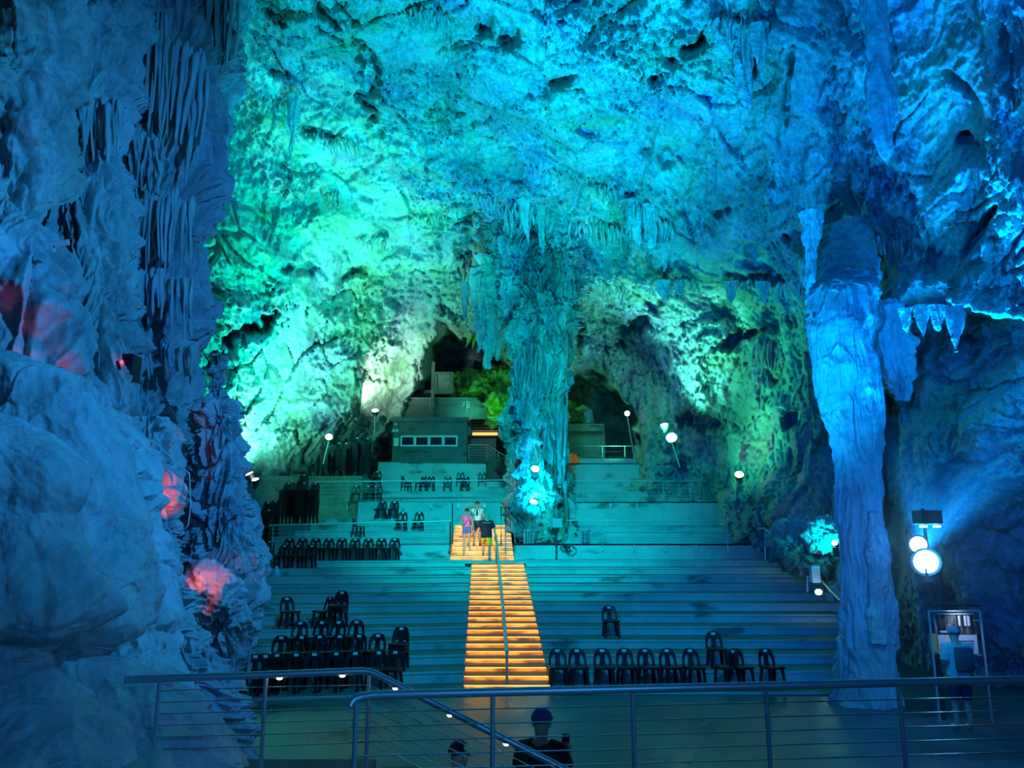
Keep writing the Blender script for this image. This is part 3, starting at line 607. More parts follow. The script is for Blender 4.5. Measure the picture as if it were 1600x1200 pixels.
# tall stacks at the left end
SG = 'tall chair stacks'
for px_, Y, z, n, wh in ((397, 30.0, 2.7, 13, 'leftmost of all, half behind the stalagmite'), (411, 30.2, 2.7, 13, 'nearest on the left by the first railing'), (409, 31.2, 2.7, 17, 'second row back on the far left'), (421, 32.0, 2.8, 17, 'beside the far left pair against the rock'),
        (443, 33.6, 3.9, 14, 'left of the tallest group under the rock slope'), (467, 34.2, 3.9, 19, 'tallest under the rock slope'), (468, 33.4, 3.9, 14, 'in front of the tallest one'), (486, 33.6, 3.9, 14, 'by the left corner of the second wall'), (455, 34.4, 3.9, 15, 'between the tallest one and its left neighbour'),
        (507, 38.2, 6.3, 11, 'leftmost of the upper group by the lamp pole'), (525, 38.8, 6.3, 14, 'second of the upper group'), (536, 38.8, 6.3, 14, 'third of the upper group'), (553, 39.2, 6.3, 18, 'fourth of the upper group'), (570, 39.4, 6.3, 18, 'rightmost of the upper group by the top wall corner'),
        (413, 28.4, 1.95, 8, 'low down just right of the stalagmite')):
    if wh.startswith('low down'): z = 1.9
    stack(px_, z, Y, n, -.1+random.uniform(-.1, .1), wh, SG, .082, plain_=True)
tag(MB().box(at(408, 0, 28.4)[0]-.2, 28.5, .95, 1.6, 1.3, 1.9).build('seating_terrace', M['darkrock']), kind='structure')
# ------------------------------------------------------------------ glowing stairs
def glow_mat():
    m, t, b = nt('backlit_riser'); L = t.links.new
    tc = node(t, 'ShaderNodeTexCoord'); mp = node(t, 'ShaderNodeMapping'); mp.inputs['Scale'].default_value = (.8, 1, 2.2); L(tc.outputs['Object'], mp.inputs[0])
    oi = node(t, 'ShaderNodeObjectInfo'); ml = node(t, 'ShaderNodeMath', operation='MULTIPLY'); ml.inputs[1].default_value = 40; L(oi.outputs['Random'], ml.inputs[0])
    n = node(t, 'ShaderNodeTexNoise', noise_dimensions='4D', i_Scale=2., i_Detail=5, i_Roughness=.6); L(mp.outputs[0], n.inputs['Vector']); L(ml.outputs[0], n.inputs['W'])
    r = ramp(t, n.outputs['Fac'], [(.33, (.03, .006, .0)), (.43, (.45, .08, .002)), (.53, (1., .30, .012)), (.66, (1, .6, .10))]); L(r.outputs[0], b.inputs['Emission Color'])
    b.inputs['Emission Strength'].default_value = .95; b.inputs['Base Color'].default_value = (.5, .25, .1, 1); b.inputs['Roughness'].default_value = .3
    return m
M['glow'] = glow_mat()
M['strip'] = plain('amber_light_strip', (.9, .6, .2), .4, emit=(1, .5, .06), strength=1.5)
M['tread'] = plain('dark_stone_tread', (.16, .09, .05), .5, var=.4)
st_ = empty('lit_staircase', (0, 19, 0)); tag(st_, 'amber glowing staircase rising through the middle of the seating', 'staircase')
def flight(Y0, Z0, n, dY, dZ, xl, xr):
    for i in range(n):
        Y = Y0+dY*i; z = Z0+dZ*(i+1); a, b_ = xl(Y)+.01, xr(Y)-.01; cx, wd = (a+b_)/2, b_-a
        MB().box(cx, Y+dY/2-19+.01, z-.02, wd, dY+.03, .04).build('tread', M['tread'], st_)
        p = MB(); p.box(cx, Y-19+.02, z-dZ/2-.02, wd, .03, dZ-.035); pr = p.build('riser_panel', M['glow'], st_)
        MB().box(cx, Y-19-.012, z-.03, wd-.04, .018, .026).build('light_strip', M['strip'], pr)
    mb = MB(); a, b_ = xl(Y0)+.02, xr(Y0)-.02; Y1 = Y0+dY*n
    for i in range(n):
        Y = Y0+dY*i; a, b_ = xl(Y)+.02, xr(Y)-.02; mb.box((a+b_)/2, (Y+.05+Y1)/2-19, Z0+dZ*i+dZ/2-.03, b_-a, Y1-Y-.05, dZ)
    mb.build('stair_core', M['greyconcrete'], st_)
flight(18.6, -.03, 22, .494, .1172, lambda Y: stair_x(Y, -1)-.02, lambda Y: stair_x(Y, 1)+.02)
flight(29.5, 2.55, 8, .42, .168, lambda Y: -2.33-.02*(Y-29.5), lambda Y: .08-.05*(Y-29.5))
tag(MB().box(-.6, 29.2, 2.50, 2.2, 1.1, .09).build('stair_landing', M['concrete']), kind='structure')
mb = MB(); mb.box(-1.1, 34.5, 3.3, 3.4, 3.2, 1.2); tag(mb.build('seating_terrace', M['concrete']), kind='structure')
# centre handrail of the staircase
def pt(px_, py_, Y): return P(px_, py_, Y)
hr = empty('handrail', pt(792, 1075, 18.7)); tag(hr, 'steel centre handrail running up the amber staircase', 'handrail'); o_ = hr.location.copy()
def rel(pts, o): return [Vector(p)-o for p in pts]
MB().tube(rel([pt(792, 1020, 18.9), pt(786, 950, 22.2), pt(780, 890, 26.5), pt(775, 836, 29.6)], o_), .045, 10).build('rail', M['steel'], hr, True)
for px_, py_, py2, Y in ((792, 1020, 1070, 18.9), (786, 950, 973, 22.2), (780, 890, 908, 26.5), (775.5, 838, 872, 29.4)):
    MB().tube(rel([pt(px_, py_, Y), pt(px_, py2+6, Y)], o_), .03, 8).build('post', M['steel'], hr, True)

# ------------------------------------------------------------------ railings along the landings
def railing(name, label, A, B, top, posts, drop=.25, ncab=5, h=1.0, r=.022, cab=.008, mat='steel', foot=0):
    """A,B: the two ends of the handrail; posts: fractions"""
    A, B = Vector(A), Vector(B); o = empty(name, A-Vector((0, 0, h))); tag(o, label, 'railing', None); c0 = o.location.copy()
    MB().tube(rel([A, B], c0), r, 10).build('handrail', M[mat], o, True)
    for f in posts:
        p = A.lerp(B, f); mb = MB(); mb.tube(rel([p, p-Vector((0, 0, h+drop))], c0), .016, 8)
        if drop: q = p-Vector((0, 0, h+drop*.6))-c0; mb.box(q.x, q.y+.02, q.z, .09, .06, .2)
        mb.build('post', M['steel'], o, True)
    for k in range(ncab):
        d = Vector((0, 0, h*(k+1)/(ncab+1))); MB().tube(rel([A-d, B-d], c0), cab, 6).build('cable', M['cable'], o, True)
    return o
def fr(pxs, a, b): return [(p-a)/(b-a) for p in pxs]
railing('cable_railing', 'steel cable railing on the first tall wall right of the column', P(886, 813, 29.82), P(1184, 815, 29.82), 0, fr((892, 941, 990, 1038, 1086, 1135, 1183), 886, 1184), h=.9)
railing('cable_railing', 'steel cable railing on the second tall wall right of the column', P(884, 751, 35.82), P(1085, 752, 35.82), 0, fr((911, 953, 994, 1036, 1078), 884, 1085), h=1.0)
railing('cable_railing', 'steel cable railing on the top wall right of the column', P(882, 697, 42.9), P(1010, 697, 42.9), 0, fr((890, 907, 941, 976, 1008), 882, 1010), h=.95, ncab=2, drop=.2)
def lp(px_, py_, Y, x0): return P(px_, py_, Y+((px_-800)/F*Y-x0)*math.tan(AL))
railing('cable_railing', 'steel railing on the first tall wall at the left', lp(421, 821, 29.8, -1.5), lp(706, 814, 29.8, -1.5), 0, fr((427, 476, 526, 576, 626, 703), 421, 706), h=.85, r=.026)
railing('cable_railing', 'steel railing on the second tall wall at the left', lp(492, 753, 35.8, .4), lp(800, 750, 35.8, .4), 0, fr((498, 542, 585, 628, 671, 714, 756, 795), 492, 800), h=1.0, r=.026, cab=.007)
# small gate-like rails beside the upper stair flight
def frame_rail(name, label, cat, pts_list, r=.025, mat='darksteel', o0=None):
    o0 = Vector(o0 if o0 is not None else pts_list[0][0]); o = empty(name, o0); tag(o, label, cat)
    for i, pts in enumerate(pts_list): MB().tube(rel(pts, o0), r, 8).build('rail' if i == 0 else 'post', M[mat], o, True)
    return o
frame_rail('handrail', 'upright dark rail frame between the amber stairs and the cyan lit column', 'handrail', [[P(783, 850, 29.9), P(783, 793, 29.9), P(797, 793, 31.5), P(797, 825, 31.5)], [P(790, 793, 30.6), P(790, 820, 30.6)], [P(783, 805, 29.9), P(796, 805, 31.4)]], .025)
frame_rail('handrail', 'short bent steel handrail at the right edge of the upper amber steps', 'handrail', [[P(790, 866, 29.2), P(790, 825, 29.2), P(803, 827, 29.2), P(805, 848, 29.2)]], .025, 'steel')
frame_rail('handrail', 'thin dark post rail at the left edge of the upper amber steps', 'handrail', [[P(707, 850, 29.4), P(707, 786, 29.4)], [P(704, 850, 29.3), P(704, 815, 29.3)]], .025)
# side handrail at the right end of the seating with two lamps
sh = empty('handrail', P(1197, 850, 29)); tag(sh, 'sloping steel handrail at the right end of the seating with two cyan lamps', 'handrail'); o_ = sh.location.copy()
MB().tube(rel([P(1183, 826, 29.4), P(1196, 826, 29), P(1238, 868, 25.6), P(1285, 908, 22.8), P(1313, 938, 21.2)], o_), .035, 8).build('rail', M['steel'], sh, True)
for (a, b_, c_, Y) in ((1196, 826, 876, 29), (1207, 838, 862, 28), (1240, 870, 905, 25.5), (1262, 889, 925, 24)):
    MB().tube(rel([P(a, b_, Y), P(a, c_, Y)], o_), .03, 8).build('post', M['steel'], sh, True)
M['cyanlens'] = plain('cyan_lamp_glass', (.7, 1, 1), .3, emit=(.45, 1, 1), strength=14)
M['whitelens'] = plain('white_lamp_glass', (1, 1, .95), .3, emit=(1, .97, .85), strength=12)
M['greenlens'] = plain('pale_green_lamp_glass', (.9, 1, .95), .3, emit=(.8, 1, .9), strength=14)
M['warmlens'] = plain('warm_lamp_glass', (1, .9, .7), .3, emit=(1, .85, .5), strength=12)
M['bluelens'] = plain('blue_white_lamp_glass', (.8, .95, 1), .3, emit=(.62, .95, 1), strength=30)
M['redlens'] = plain('red_indicator_lamp', (1, .1, .1), .3, emit=(1, .03, .05), strength=6)
for (a, b_, Y) in ((1215, 861, 26.6), (1279, 925, 22.4)):
    p = P(a, b_, Y)-o_; m_ = MB(); m_.ball(p, .1, 1, 1, .8); m_.build('lamp', M['cyanlens'], sh, True)
# pale pillar box beside it
tag(MB().box(*P(1273, 897, 22.9), .25, .25, .48).build('junction_box', M['white'], None, False, .02), 'pale upright box beside the sloping handrail at the right end of the seats', 'box')

# ------------------------------------------------------------------ litter bins, sign, oddments
def bin_(px_, label):
    c0 = P(px_, 849, 30.2); c0.z = 3.14; o = empty('litter_bin', c0); tag(o, label, 'bin')
    MB().lathe(0, 0, [(.15, 0), (.15, .5)]).build('inner_drum', M['darksteel'], o, True)
    for k in range(14):
        a = 2*PI*k/14; MB().box(.18*math.cos(a), .18*math.sin(a), .27, .02, .035, .5, a).build('slat', M['steel'], o)
    MB().lathe(0, 0, [(.16, .49), (.205, .49), (.205, .54), (.16, .54)]).build('rim', M['steel'], o, True)
bin_(826, 'slatted steel litter bin at the foot of the cyan lit column'); bin_(915, 'slatted steel litter bin standing right of the column on the first landing')
sg = empty('sign_post', P(869, 874, 29.5)); tag(sg, 'small square sign on a thin dark post at the foot of the column', 'sign'); o_ = sg.location.copy()
MB().tube(rel([P(869, 874, 29.5), P(870, 822, 29.5)], o_), .03, 8).build('post', M['darksteel'], sg, True)
p = P(871, 817, 29.45)-o_; MB().box(p.x, p.y, p.z, .36, .03, .34).build('sign_plate', plain('grey_sign_plate', (.35, .42, .42), .6), sg)
cb = MB(); rg = random.Random(4)
for k in range(4):
    c0 = P(881+4*k, 858+rg.uniform(-3, 3), 29.8); rad = rg.uniform(.1, .17)
    cb.tube([c0+Vector((math.cos(a)*rad*1.2, -.03*math.sin(3*a), math.sin(a)*rad)) for a in np.linspace(0, 5.9, 16)], .014, 6)
cb.tube([P(880, 851, 29.8), P(886, 856, 29.75), P(896, 850, 29.8)], .014, 6)
tag(cb.build('cable_coil', M['black'], None, True), 'tangle of dark cable hanging on the first tall wall right of the column', 'cable')
mb = MB(); p = P(893, 722, 41.4); p.z = 7.31
mb.lathe(p.x, p.y, [(.42, 7.31), (.40, 7.6), (.25, 7.78), (.05, 7.84)], 8)
tag(mb.build('orange_cover', plain('orange_plastic', (.85, .16, .02), .5, emit=(1, .2, .03), strength=.12), None), 'orange cover standing by the right top wall behind the column', 'cover')  # material carries a faint orange glow of its own
# water bottle on the end of a left row
wb = empty('water_bottle', P(431, 912, 26.2)); tag(wb, 'pale blue plastic water bottle at the left end of the seating rows', 'bottle')
MB().lathe(0, 0, [(.10, 0), (.115, .02), (.115, .18), (.10, .2), (.115, .22), (.115, .40), (.05, .5)], 16).build('bottle_body', plain('blue_tinted_plastic', (.35, .6, .75), .15), wb, True)
MB().lathe(0, 0, [(.045, .5), (.045, .56)], 12).build('cap', M['white'], wb, True)

# ------------------------------------------------------------------ control booth and the levels behind it
YB = 43.6
def pbox(mb, x0, x1, y0, y1, Y, dep):
    a = P(x0, y1, Y); b_ = P(x1, y0, Y); mb.box((a.x+b_.x)/2, Y+dep/2, (a.z+b_.z)/2, abs(b_.x-a.x), dep, abs(b_.z-a.z)); return mb
bo = empty('control_booth', P(672, 724, YB)); bo.location.z = 7.31; tag(bo, 'concrete control booth with a strip of four dark windows above the top wall', 'booth'); o_ = bo.location.copy()
def bpart(name, mat, x0, x1, y0, y1, dep, dY=0, par=None, org=None, bev=0):
    m_ = MB(); pbox(m_, x0, x1, y0, y1, YB+dY, dep); bmesh.ops.translate(m_.bm, verts=m_.bm.verts, vec=-o_)
    return m_.build(name, M[mat], par or bo, False, bev)
bpart('wall', 'greyconcrete', 612, 730, 657, 726, 3.0); bpart('roof_slab', 'greyconcrete', 611, 732, 652, 658, 3.1, -.06)
M['glassdark'] = plain('dark_window_glass', (.01, .015, .04), .08, 0, .8)
bpart('wall', 'greyconcrete', 621, 622, 680, 681, .02, -.02)
wf = None
for i in range(4):
    x0 = 627+22.2*i; f_ = bpart('window_frame', 'white', x0-1.5, x0+21.5, 680.5, 697.5, .05, -.05)
    pn = bpart('pane', 'glassdark', x0+1, x0+19, 683.2, 695, .02, -.065, f_)
for (x0, x1, y0, y1) in ((615, 623, 684, 697),): bpart('white_panel', 'white', x0, x1, y0, y1, .06, -.06)
for x0 in (612.5, 617.8): bpart('switch_box', 'white', x0, x0+4.3, 670, 675, .06, -.06)
m_ = MB(); m_.ball(P(619, 663, YB)-o_, .09, 1, .6, .8); m_.build('wall_lamp', M['white'], bo, True)
bpart('wall_box', 'greyconcrete', 731, 736, 667, 679, .2, -.05)
# upper storey and walls behind
mb = MB(); pbox(mb, 612, 742, 621, 655, 46.9, .4)
mb.hexa([P(742, 655, 46.8), P(742, 655, 47.3), P(772, 655, 47.3), P(772, 655, 46.8)], [P(742, 620, 46.8), P(742, 620, 47.3), P(772, 645, 47.3), P(772, 645, 46.8)])
pbox(mb, 630, 676, 609, 625, 49.2, .4); pbox(mb, 733, 775, 680, 724, 46, .3)
pbox(mb, 884, 944, 662, 673, 44.5, 1.5); pbox(mb, 882, 945, 672, 722, 45.5, .5)
tag(mb.build('wall_rear', M['greyconcrete']), kind='structure')
tag(pbox(MB(), 672.5, 679.5, 565, 652, 46.4, .25).build('post', M['greyconcrete']), 'square concrete post rising behind the control booth roof', 'post')
dr = empty('notice_frame', P(694, 615, 46.2)); tag(dr, 'pale square frame with a dark panel left of the green lit rock', 'frame'); o_ = dr.location.copy()
for (x0, x1, y0, y1) in ((679, 683, 581, 615), (704, 708, 581, 615), (683, 704, 581, 585), (683, 704, 608, 615)):
    m_ = pbox(MB(), x0, x1, y0, y1, 46.2, .15); bmesh.ops.translate(m_.bm, verts=m_.bm.verts, vec=-o_); m_.build('frame_bar', M['greyconcrete'], dr)
m_ = pbox(MB(), 683, 704, 585, 608, 46.3, .05); bmesh.ops.translate(m_.bm, verts=m_.bm.verts, vec=-o_); m_.build('panel', M['darkrock'], dr)
sp = empty('wall_sign', P(728, 632, 46.8)); tag(sp, 'small outlined sign on the wall behind the booth', 'sign'); o_ = sp.location.copy()
m_ = MB()
for (x0, x1, y0, y1) in ((722, 734, 627.6, 628.2), (722, 722.6, 628, 637), (733.4, 734, 628, 636), (728, 734, 636, 636.6), (724, 727, 630, 630.8), (724, 724.6, 630, 635), (729, 732, 630, 630.7), (731.5, 732, 630, 634), (729, 732, 632.2, 632.9), (729, 732, 634, 634.7)):
    pbox(m_, x0, x1, y0, y1, 46.83, .03)
bmesh.ops.translate(m_.bm, verts=m_.bm.verts, vec=-o_); m_.build('outline_marks', M['white'], sp)
m_ = pbox(MB(), 721.5, 734.5, 627, 637.2, 46.86, .03); bmesh.ops.translate(m_.bm, verts=m_.bm.verts, vec=-o_); m_.build('sign_plate', plain('dark_green_plate', (.05, .12, .1), .6), sp)
railing('cable_railing', 'thin railing on the wall above the control booth', P(613, 622, 46.8), P(732, 622, 46.8), 0, (.02, .5, .98), h=.9, drop=0, ncab=1, r=.02)
railing('cable_railing', 'railing on the walkway right of the booth roof', P(733, 652, 45.5), P(781, 652, 45.5), 0, (.02, .98), h=.95, drop=0, ncab=5, r=.02)
railing('cable_railing', 'short sloping railing running down behind the column above the amber light bar', P(781, 652, 45.5), P(802, 663, 44.5), 0, (.98,), h=.9, drop=0, ncab=4, r=.02)
railing('cable_railing', 'railing on the walkway beside the booth foot', P(732, 695, 43.2), P(761, 695, 43.2), 0, (.02, .98), h=.9, drop=.0, ncab=5, r=.022)
railing('cable_railing', 'sloping railing running down toward the column beside the stepped wall edge', P(761, 695, 43.2), P(798, 718, 40.8), 0, (.5, .98,), h=.95, drop=0, ncab=5, r=.022)
lb = empty('light_bar', P(756, 678, 45.3)); tag(lb, 'amber light bar under the walkway right of the control booth', 'lamp'); o_ = lb.location.copy()
MB().tube(rel([P(738, 678, 45.3), P(778, 678, 45.3)], o_), .085, 10).build('tube', plain('amber_tube', (1, .6, .2), .4, emit=(1, .42, .06), strength=1.6), lb, True)
m_ = MB()
for x_ in (737, 779): p = P(x_, 678, 45.3)-o_; m_.box(p.x, p.y, p.z, .1, .2, .25)
m_.build('end_cap', M['darksteel'], lb)
mb = MB(); pbox(mb, 733, 781, 672, 682, 45.6, 1.2); tag(mb.build('walkway_slab', M['greyconcrete']), kind='structure')
tag(pbox(MB(), 779, 793, 668, 684, 45., .5).build('utility_box', M['concrete']), 'square concrete box at the right end of the amber light bar', 'box')
# stepped stair side running down from the top wall to the column
mb = MB()
for i, (x_, y_) in enumerate(((762, 724), (770, 731), (777, 737), (784, 742), (792, 747))):
    a = P(x_, y_, 41.3); b_ = P(803, y_, 41.3); mb.box((a.x+b_.x)/2, 41.9-.05*i, (a.z+4.9)/2, b_.x-a.x, 1.2, a.z-4.9)
    mb.box((a.x+b_.x)/2, 41.25-.05*i, a.z+.12, b_.x-a.x, .06, .24)
tag(mb.build('side_stairs', plain('maroon_step_edge', (.16, .05, .03), .7, var=.4)), 'dark maroon stepped stair side descending toward the column', 'stairs')

# ------------------------------------------------------------------ green lit rock and rear rocks
def boulder(name, px_, py_, Y, rx, ry, rz, mat, label=None, cat='rock', seed=1, n=90, amp=.35, kind=None, base=None):
    u = np.linspace(0, 2*PI, n, endpoint=False); v = np.linspace(.02, PI-.02, n//2); U, V = np.meshgrid(u, v); U = U.ravel(); V = V.ravel()
    d = np.stack([np.cos(U)*np.sin(V), np.sin(U)*np.sin(V), np.cos(V)], 1); c0 = np.array(P(px_, py_, Y))
    s_ = np.array([rx, ry, rz]); p = d*s_; f = 1.2/min(rx, rz)**.5
    off = (ridged(p+seed*3.1, f*.8, 4, .55, seed=seed)*.6+fbm(p+seed, f*2.2, 4, .6, seed=seed+9)*.35)*amp
    co = c0+p+d*off[:, None]
    ii = np.arange(len(U)).reshape(len(v), n); jj = np.roll(ii, -1, 1)
    return tag(np_mesh(name, co, np.stack([ii[:-1], ii[1:], jj[1:], jj[:-1]], -1).reshape(-1, 4), M[mat]), label, cat if label else None, kind=kind)
boulder('boulder', 768, 612, 49, 2.1, 1.6, 1.35, 'moss', 'bright green lit rock heap in the opening behind the booth', seed=3, n=220, amp=1.)
boulder('boulder', 726, 606, 50, 1.2, 1.2, .9, 'moss', 'dim green rock between the pale frame and the bright green rock heap', seed=4, n=160, amp=.8)
boulder('boulder', 780, 640, 47, 1.0, 1.0, 1.0, 'moss', 'dim green rock low beside the column behind the railing', seed=14, n=120, amp=.7)
boulder('boulder', 897, 655, 46.5, .9, .7, .8, 'moss', 'green lit rock on the ledge right of the column', seed=6, n=140, amp=.6)
boulder('boulder', 919, 657, 46.2, .3, .3, .75, 'rock', 'pale pointed stone on the ledge right of the column', seed=7, n=60, amp=.2)
boulder('boulder', 1262, 862, 23.6, 1.05, .7, .55, 'darkrock', 'dark boulder in front of the cyan lit rock beside the right seats', seed=8, n=160, amp=.5)
boulder('boulder', 1240, 842, 25.2, .75, .6, .5, 'rock', 'cyan lit rock behind the dark boulder beside the right seats', seed=9, n=140, amp=.35)
boulder('boulder', 1290, 840, 22.6, .5, .45, .5, 'rock', 'cyan lit rock beside the right column', seed=11, n=140, amp=.3)
boulder('boulder', 325, 925, 12.2, .52, .5, .42, 'flow', 'red lit rock shelf at the foot of the lumpy stalagmite', seed=12, n=160, amp=.2)
boulder('boulder', 385, 905, 14.5, .35, .35, 1.4, 'flow', 'blue rock lobe on the right side of the lumpy stalagmite', seed=13, n=140, amp=.2)
boulder('boulder', 1320, 1078, 18.3, .35, .25, .12, 'rock', 'pale flat stone on the floor at the right end of the seating', seed=17, n=60, amp=.08)
# hanging stalactites
def stal(name, label, group, specs, mat='rock', seed=0, ff=4.):
    for i, (x0, y0, x1, y1, Y, w0) in enumerate(specs):
        Y = min(Y, vault(x0, y0+6)-.1)
        rocks(name, [dict(path=[(x0, y0, Y, w0), (x0+(x1-x0)*.3, y0+(y1-y0)*.35, Y, w0*.72), (x0+(x1-x0)*.7, y0+(y1-y0)*.75, Y, w0*.42), (x1, y1-2, Y, w0*.14), (x1, y1, Y, .4)], nseg=64, nver=150, flute=w0*Y/F*.28, ff=ff, rough=w0*Y/F*.16, seed=seed+i*7, twist=.05)], mat, label=label, cat='stalactite', group=group)
stal('stalactite', 'stalactite in the large hanging cluster left of the central column', 'large cluster by the column',
     [(770, 400, 762, 578, 35.2, 26), (748, 420, 748, 552, 35.4, 15), (784, 420, 776, 565, 35.3, 14), (755, 430, 754, 520, 35, 14), (738, 430, 737, 480, 35.6, 8), (792, 420, 789, 540, 35.6, 9), (726, 440, 726, 500, 36, 7)], seed=700, ff=3.)
stal('stalactite', 'slim blue stalactite hanging alone on the left of the roof', None, [(460, 150, 455, 242, 28, 11)], 'flow', 730)
rocks('stalactite', [dict(path=[(1362, -120, 16, 40), (1366, 0, 15.7, 30), (1370, 80, 15.6, 24), (1376, 150, 15.5, 19), (1382, 210, 15.4, 15), (1386, 245, 15.4, 8), (1387, 254, 15.4, 1)], nseg=90, nver=240, flute=.05, ff=5, rough=.03, seed=760, twist=.03)], 'flow', label='long smooth hanging rock blade at the upper right', cat='stalactite')
stal('stalactite', 'broad hanging rock blade in the cluster at the top right of centre', 'blades at the top right', [(1135, 40, 1150, 150, 21, 30), (1165, 40, 1166, 172, 21, 20), (1120, 50, 1126, 130, 21, 15), (1185, 40, 1184, 110, 20.6, 16)], 'rock', 780)
stal('stalactite', 'thin pointed stalactite, one of a pair above the column', 'pair above the column', [(818, 310, 825, 382, 34, 9), (846, 320, 848, 405, 34, 8)], 'rock', 800)
stal('stalactite', 'blunt blue stalactite hanging right of the column top', 'blunt stalactites right of the column', [(990, 310, 997, 385, 32.5, 16), (1015, 320, 1020, 400, 32.4, 13), (1035, 390, 1038, 425, 32, 12)], 'rock', 820)
stal('stalactite', 'short stalactite under the rock ledge left of the right column', 'short stalactites under the ledge', [(1035, 440, 1040, 470, 29.5, 14), (1142, 440, 1141, 476, 28.5, 12), (1195, 440, 1196, 474, 27.5, 12), (1060, 442, 1062, 462, 29, 8)], 'rock', 840)
stal('stalactite', 'drapery stalactite under the blue ledge at far right', 'row under the far right ledge', [(1440, 476, 1442, 525, 15.4, 14), (1465, 478, 1466, 520, 15.3, 12), (1490, 480, 1494, 552, 15.2, 14), (1415, 482, 1418, 520, 15.5, 12)], 'flow', 860)
stal('stalactite', 'small green tinted stalactite at the top of the dark opening', 'green pair at the opening', [(735, 520, 728, 545, 45, 5), (743, 525, 737, 546, 45, 4)], 'moss', 880)

# ------------------------------------------------------------------ floodlights on poles
def flood(label, head, Y, to, lens, pole=None, r=.17, cat='floodlight'):
    h_ = P(*head, Y); b_ = P(*pole, Y) if pole else h_-Vector((0, 0, .35)); o = empty('floodlight', b_); tag(o, label, cat)
    d = (Vector(to)-h_).normalized(); rot = d.to_track_quat('Z', 'Y').to_matrix().to_4x4(); hr_ = h_-b_
    m_ = MB(); m_.lathe(0, 0, [(r*.55, -r*1.5), (r*.8, -r*.8), (r, 0), (r*1.06, .02), (r*.9, .02)], 18); bmesh.ops.transform(m_.bm, matrix=Matrix.Translation(hr_) @ rot, verts=m_.bm.verts); m_.build('housing', M['darksteel'], o, True)
    m_ = MB(); m_.lathe(0, 0, [(r*.9, .0), (r*.8, .035), (r*.3, .05)], 18); bmesh.ops.transform(m_.bm, matrix=Matrix.Translation(hr_) @ rot, verts=m_.bm.verts); m_.build('lens', M[lens], o, True)
    if pole: MB().tube([(0, 0, 0), hr_-Vector((0, 0, r))], .035, 8).build('pole', M['steel'], o, True)
    else: MB().box(0, 0, .12, .12, .12, .24).build('bracket', M['darksteel'], o)
    return o
flood('left one of two small floodlights low on the left rock wall', (390, 741), 29.4, (-13, 27, 12), 'greenlens', r=.17)
flood('right one of two small floodlights low on the left rock wall', (399, 750), 29.3, (-11, 26, 12), 'greenlens', r=.15)
flood('floodlight on a steel pole among the upper chair stacks', (514, 683), 36.5, P(520, 600, 33), 'greenlens', (505, 725), r=.2)
flood('floodlight on a steel pole left of the control booth', (586, 642), 41, P(585, 600, 40), 'greenlens', (585, 688), r=.2)
flood('dark unlit floodlight facing right beside the booth pole lamp', (598, 655), 41, P(640, 700, 35), 'darksteel', r=.2)
flood('dark unlit floodlight below the pole lamp among the chair stacks', (520, 702), 36.2, P(560, 740, 30), 'darksteel', r=.22)
flood('upper floodlight glaring on the green rock at the right', (1038, 664), 34.6, P(1010, 500, 33), 'cyanlens', r=.2)
flood('lower floodlight glaring on the green rock at the right', (1050, 684), 34.2, P(1050, 600, 30), 'cyanlens', (1062, 730), r=.25)
flood('warm white floodlight on the right rock wall', (1155, 742), 30, P(1155, 700, 29), 'warmlens', r=.2)
flood('dark tall lamp pole with a small white floodlight right of the column', (980, 646), 41, P(960, 640, 35), 'whitelens', (993, 726), r=.16)
flood('upper cyan floodlight strapped to the column', (836, 733), 31.3, P(850, 690, 30), 'cyanlens', r=.2)
flood('lower cyan floodlight at the foot of the column', (834, 785), 31.2, P(850, 700, 30), 'cyanlens', r=.2)
flood('small lamp at the dark edge of the right column', (1305, 849), 20.5, P(1280, 820, 20), 'whitelens', r=.09)
flood('upper of two glaring blue white stage floodlights at the right', (1435, 851), 14.6, P(1100, 500, 6), 'bluelens', None, r=.17)
flood('lower larger glaring blue white stage floodlight at the right', (1447, 878), 14.2, P(1100, 600, 6), 'bluelens', None, r=.24)
# speaker box on the right wall
ls = empty('loudspeaker', P(1456, 818, 15.2)); tag(ls, 'dark rectangular loudspeaker box above the right stage floodlights', 'loudspeaker'); o_ = ls.location.copy()
m_ = pbox(MB(), 1440, 1472, 797, 819, 15.2, .35); bmesh.ops.translate(m_.bm, verts=m_.bm.verts, vec=-o_); m_.build('cabinet', M['black'], ls, False, .02)
pm = Vector((o_.x, 15.48, 0)); MB().tube(rel([pm, Vector((pm.x, pm.y, o_.z+.3))], o_), .035, 10).build('mast', M['darksteel'], ls, True)
for hx, hy, hY in ((1435, 851, 14.6), (1447, 878, 14.2)):
    h_ = P(hx, hy, hY); MB().tube(rel([h_+Vector((0, .12, -.05)), Vector((pm.x, pm.y, h_.z-.05))], o_), .025, 8).build('lamp_arm', M['darksteel'], ls, True)
for x_ in (1445, 1466): p = P(x_, 822.5, 15.2)-o_; MB().box(p.x, p.y+.05, p.z, .1, .1, .03).build('indicator_lamp', M['cyanlens'], ls)
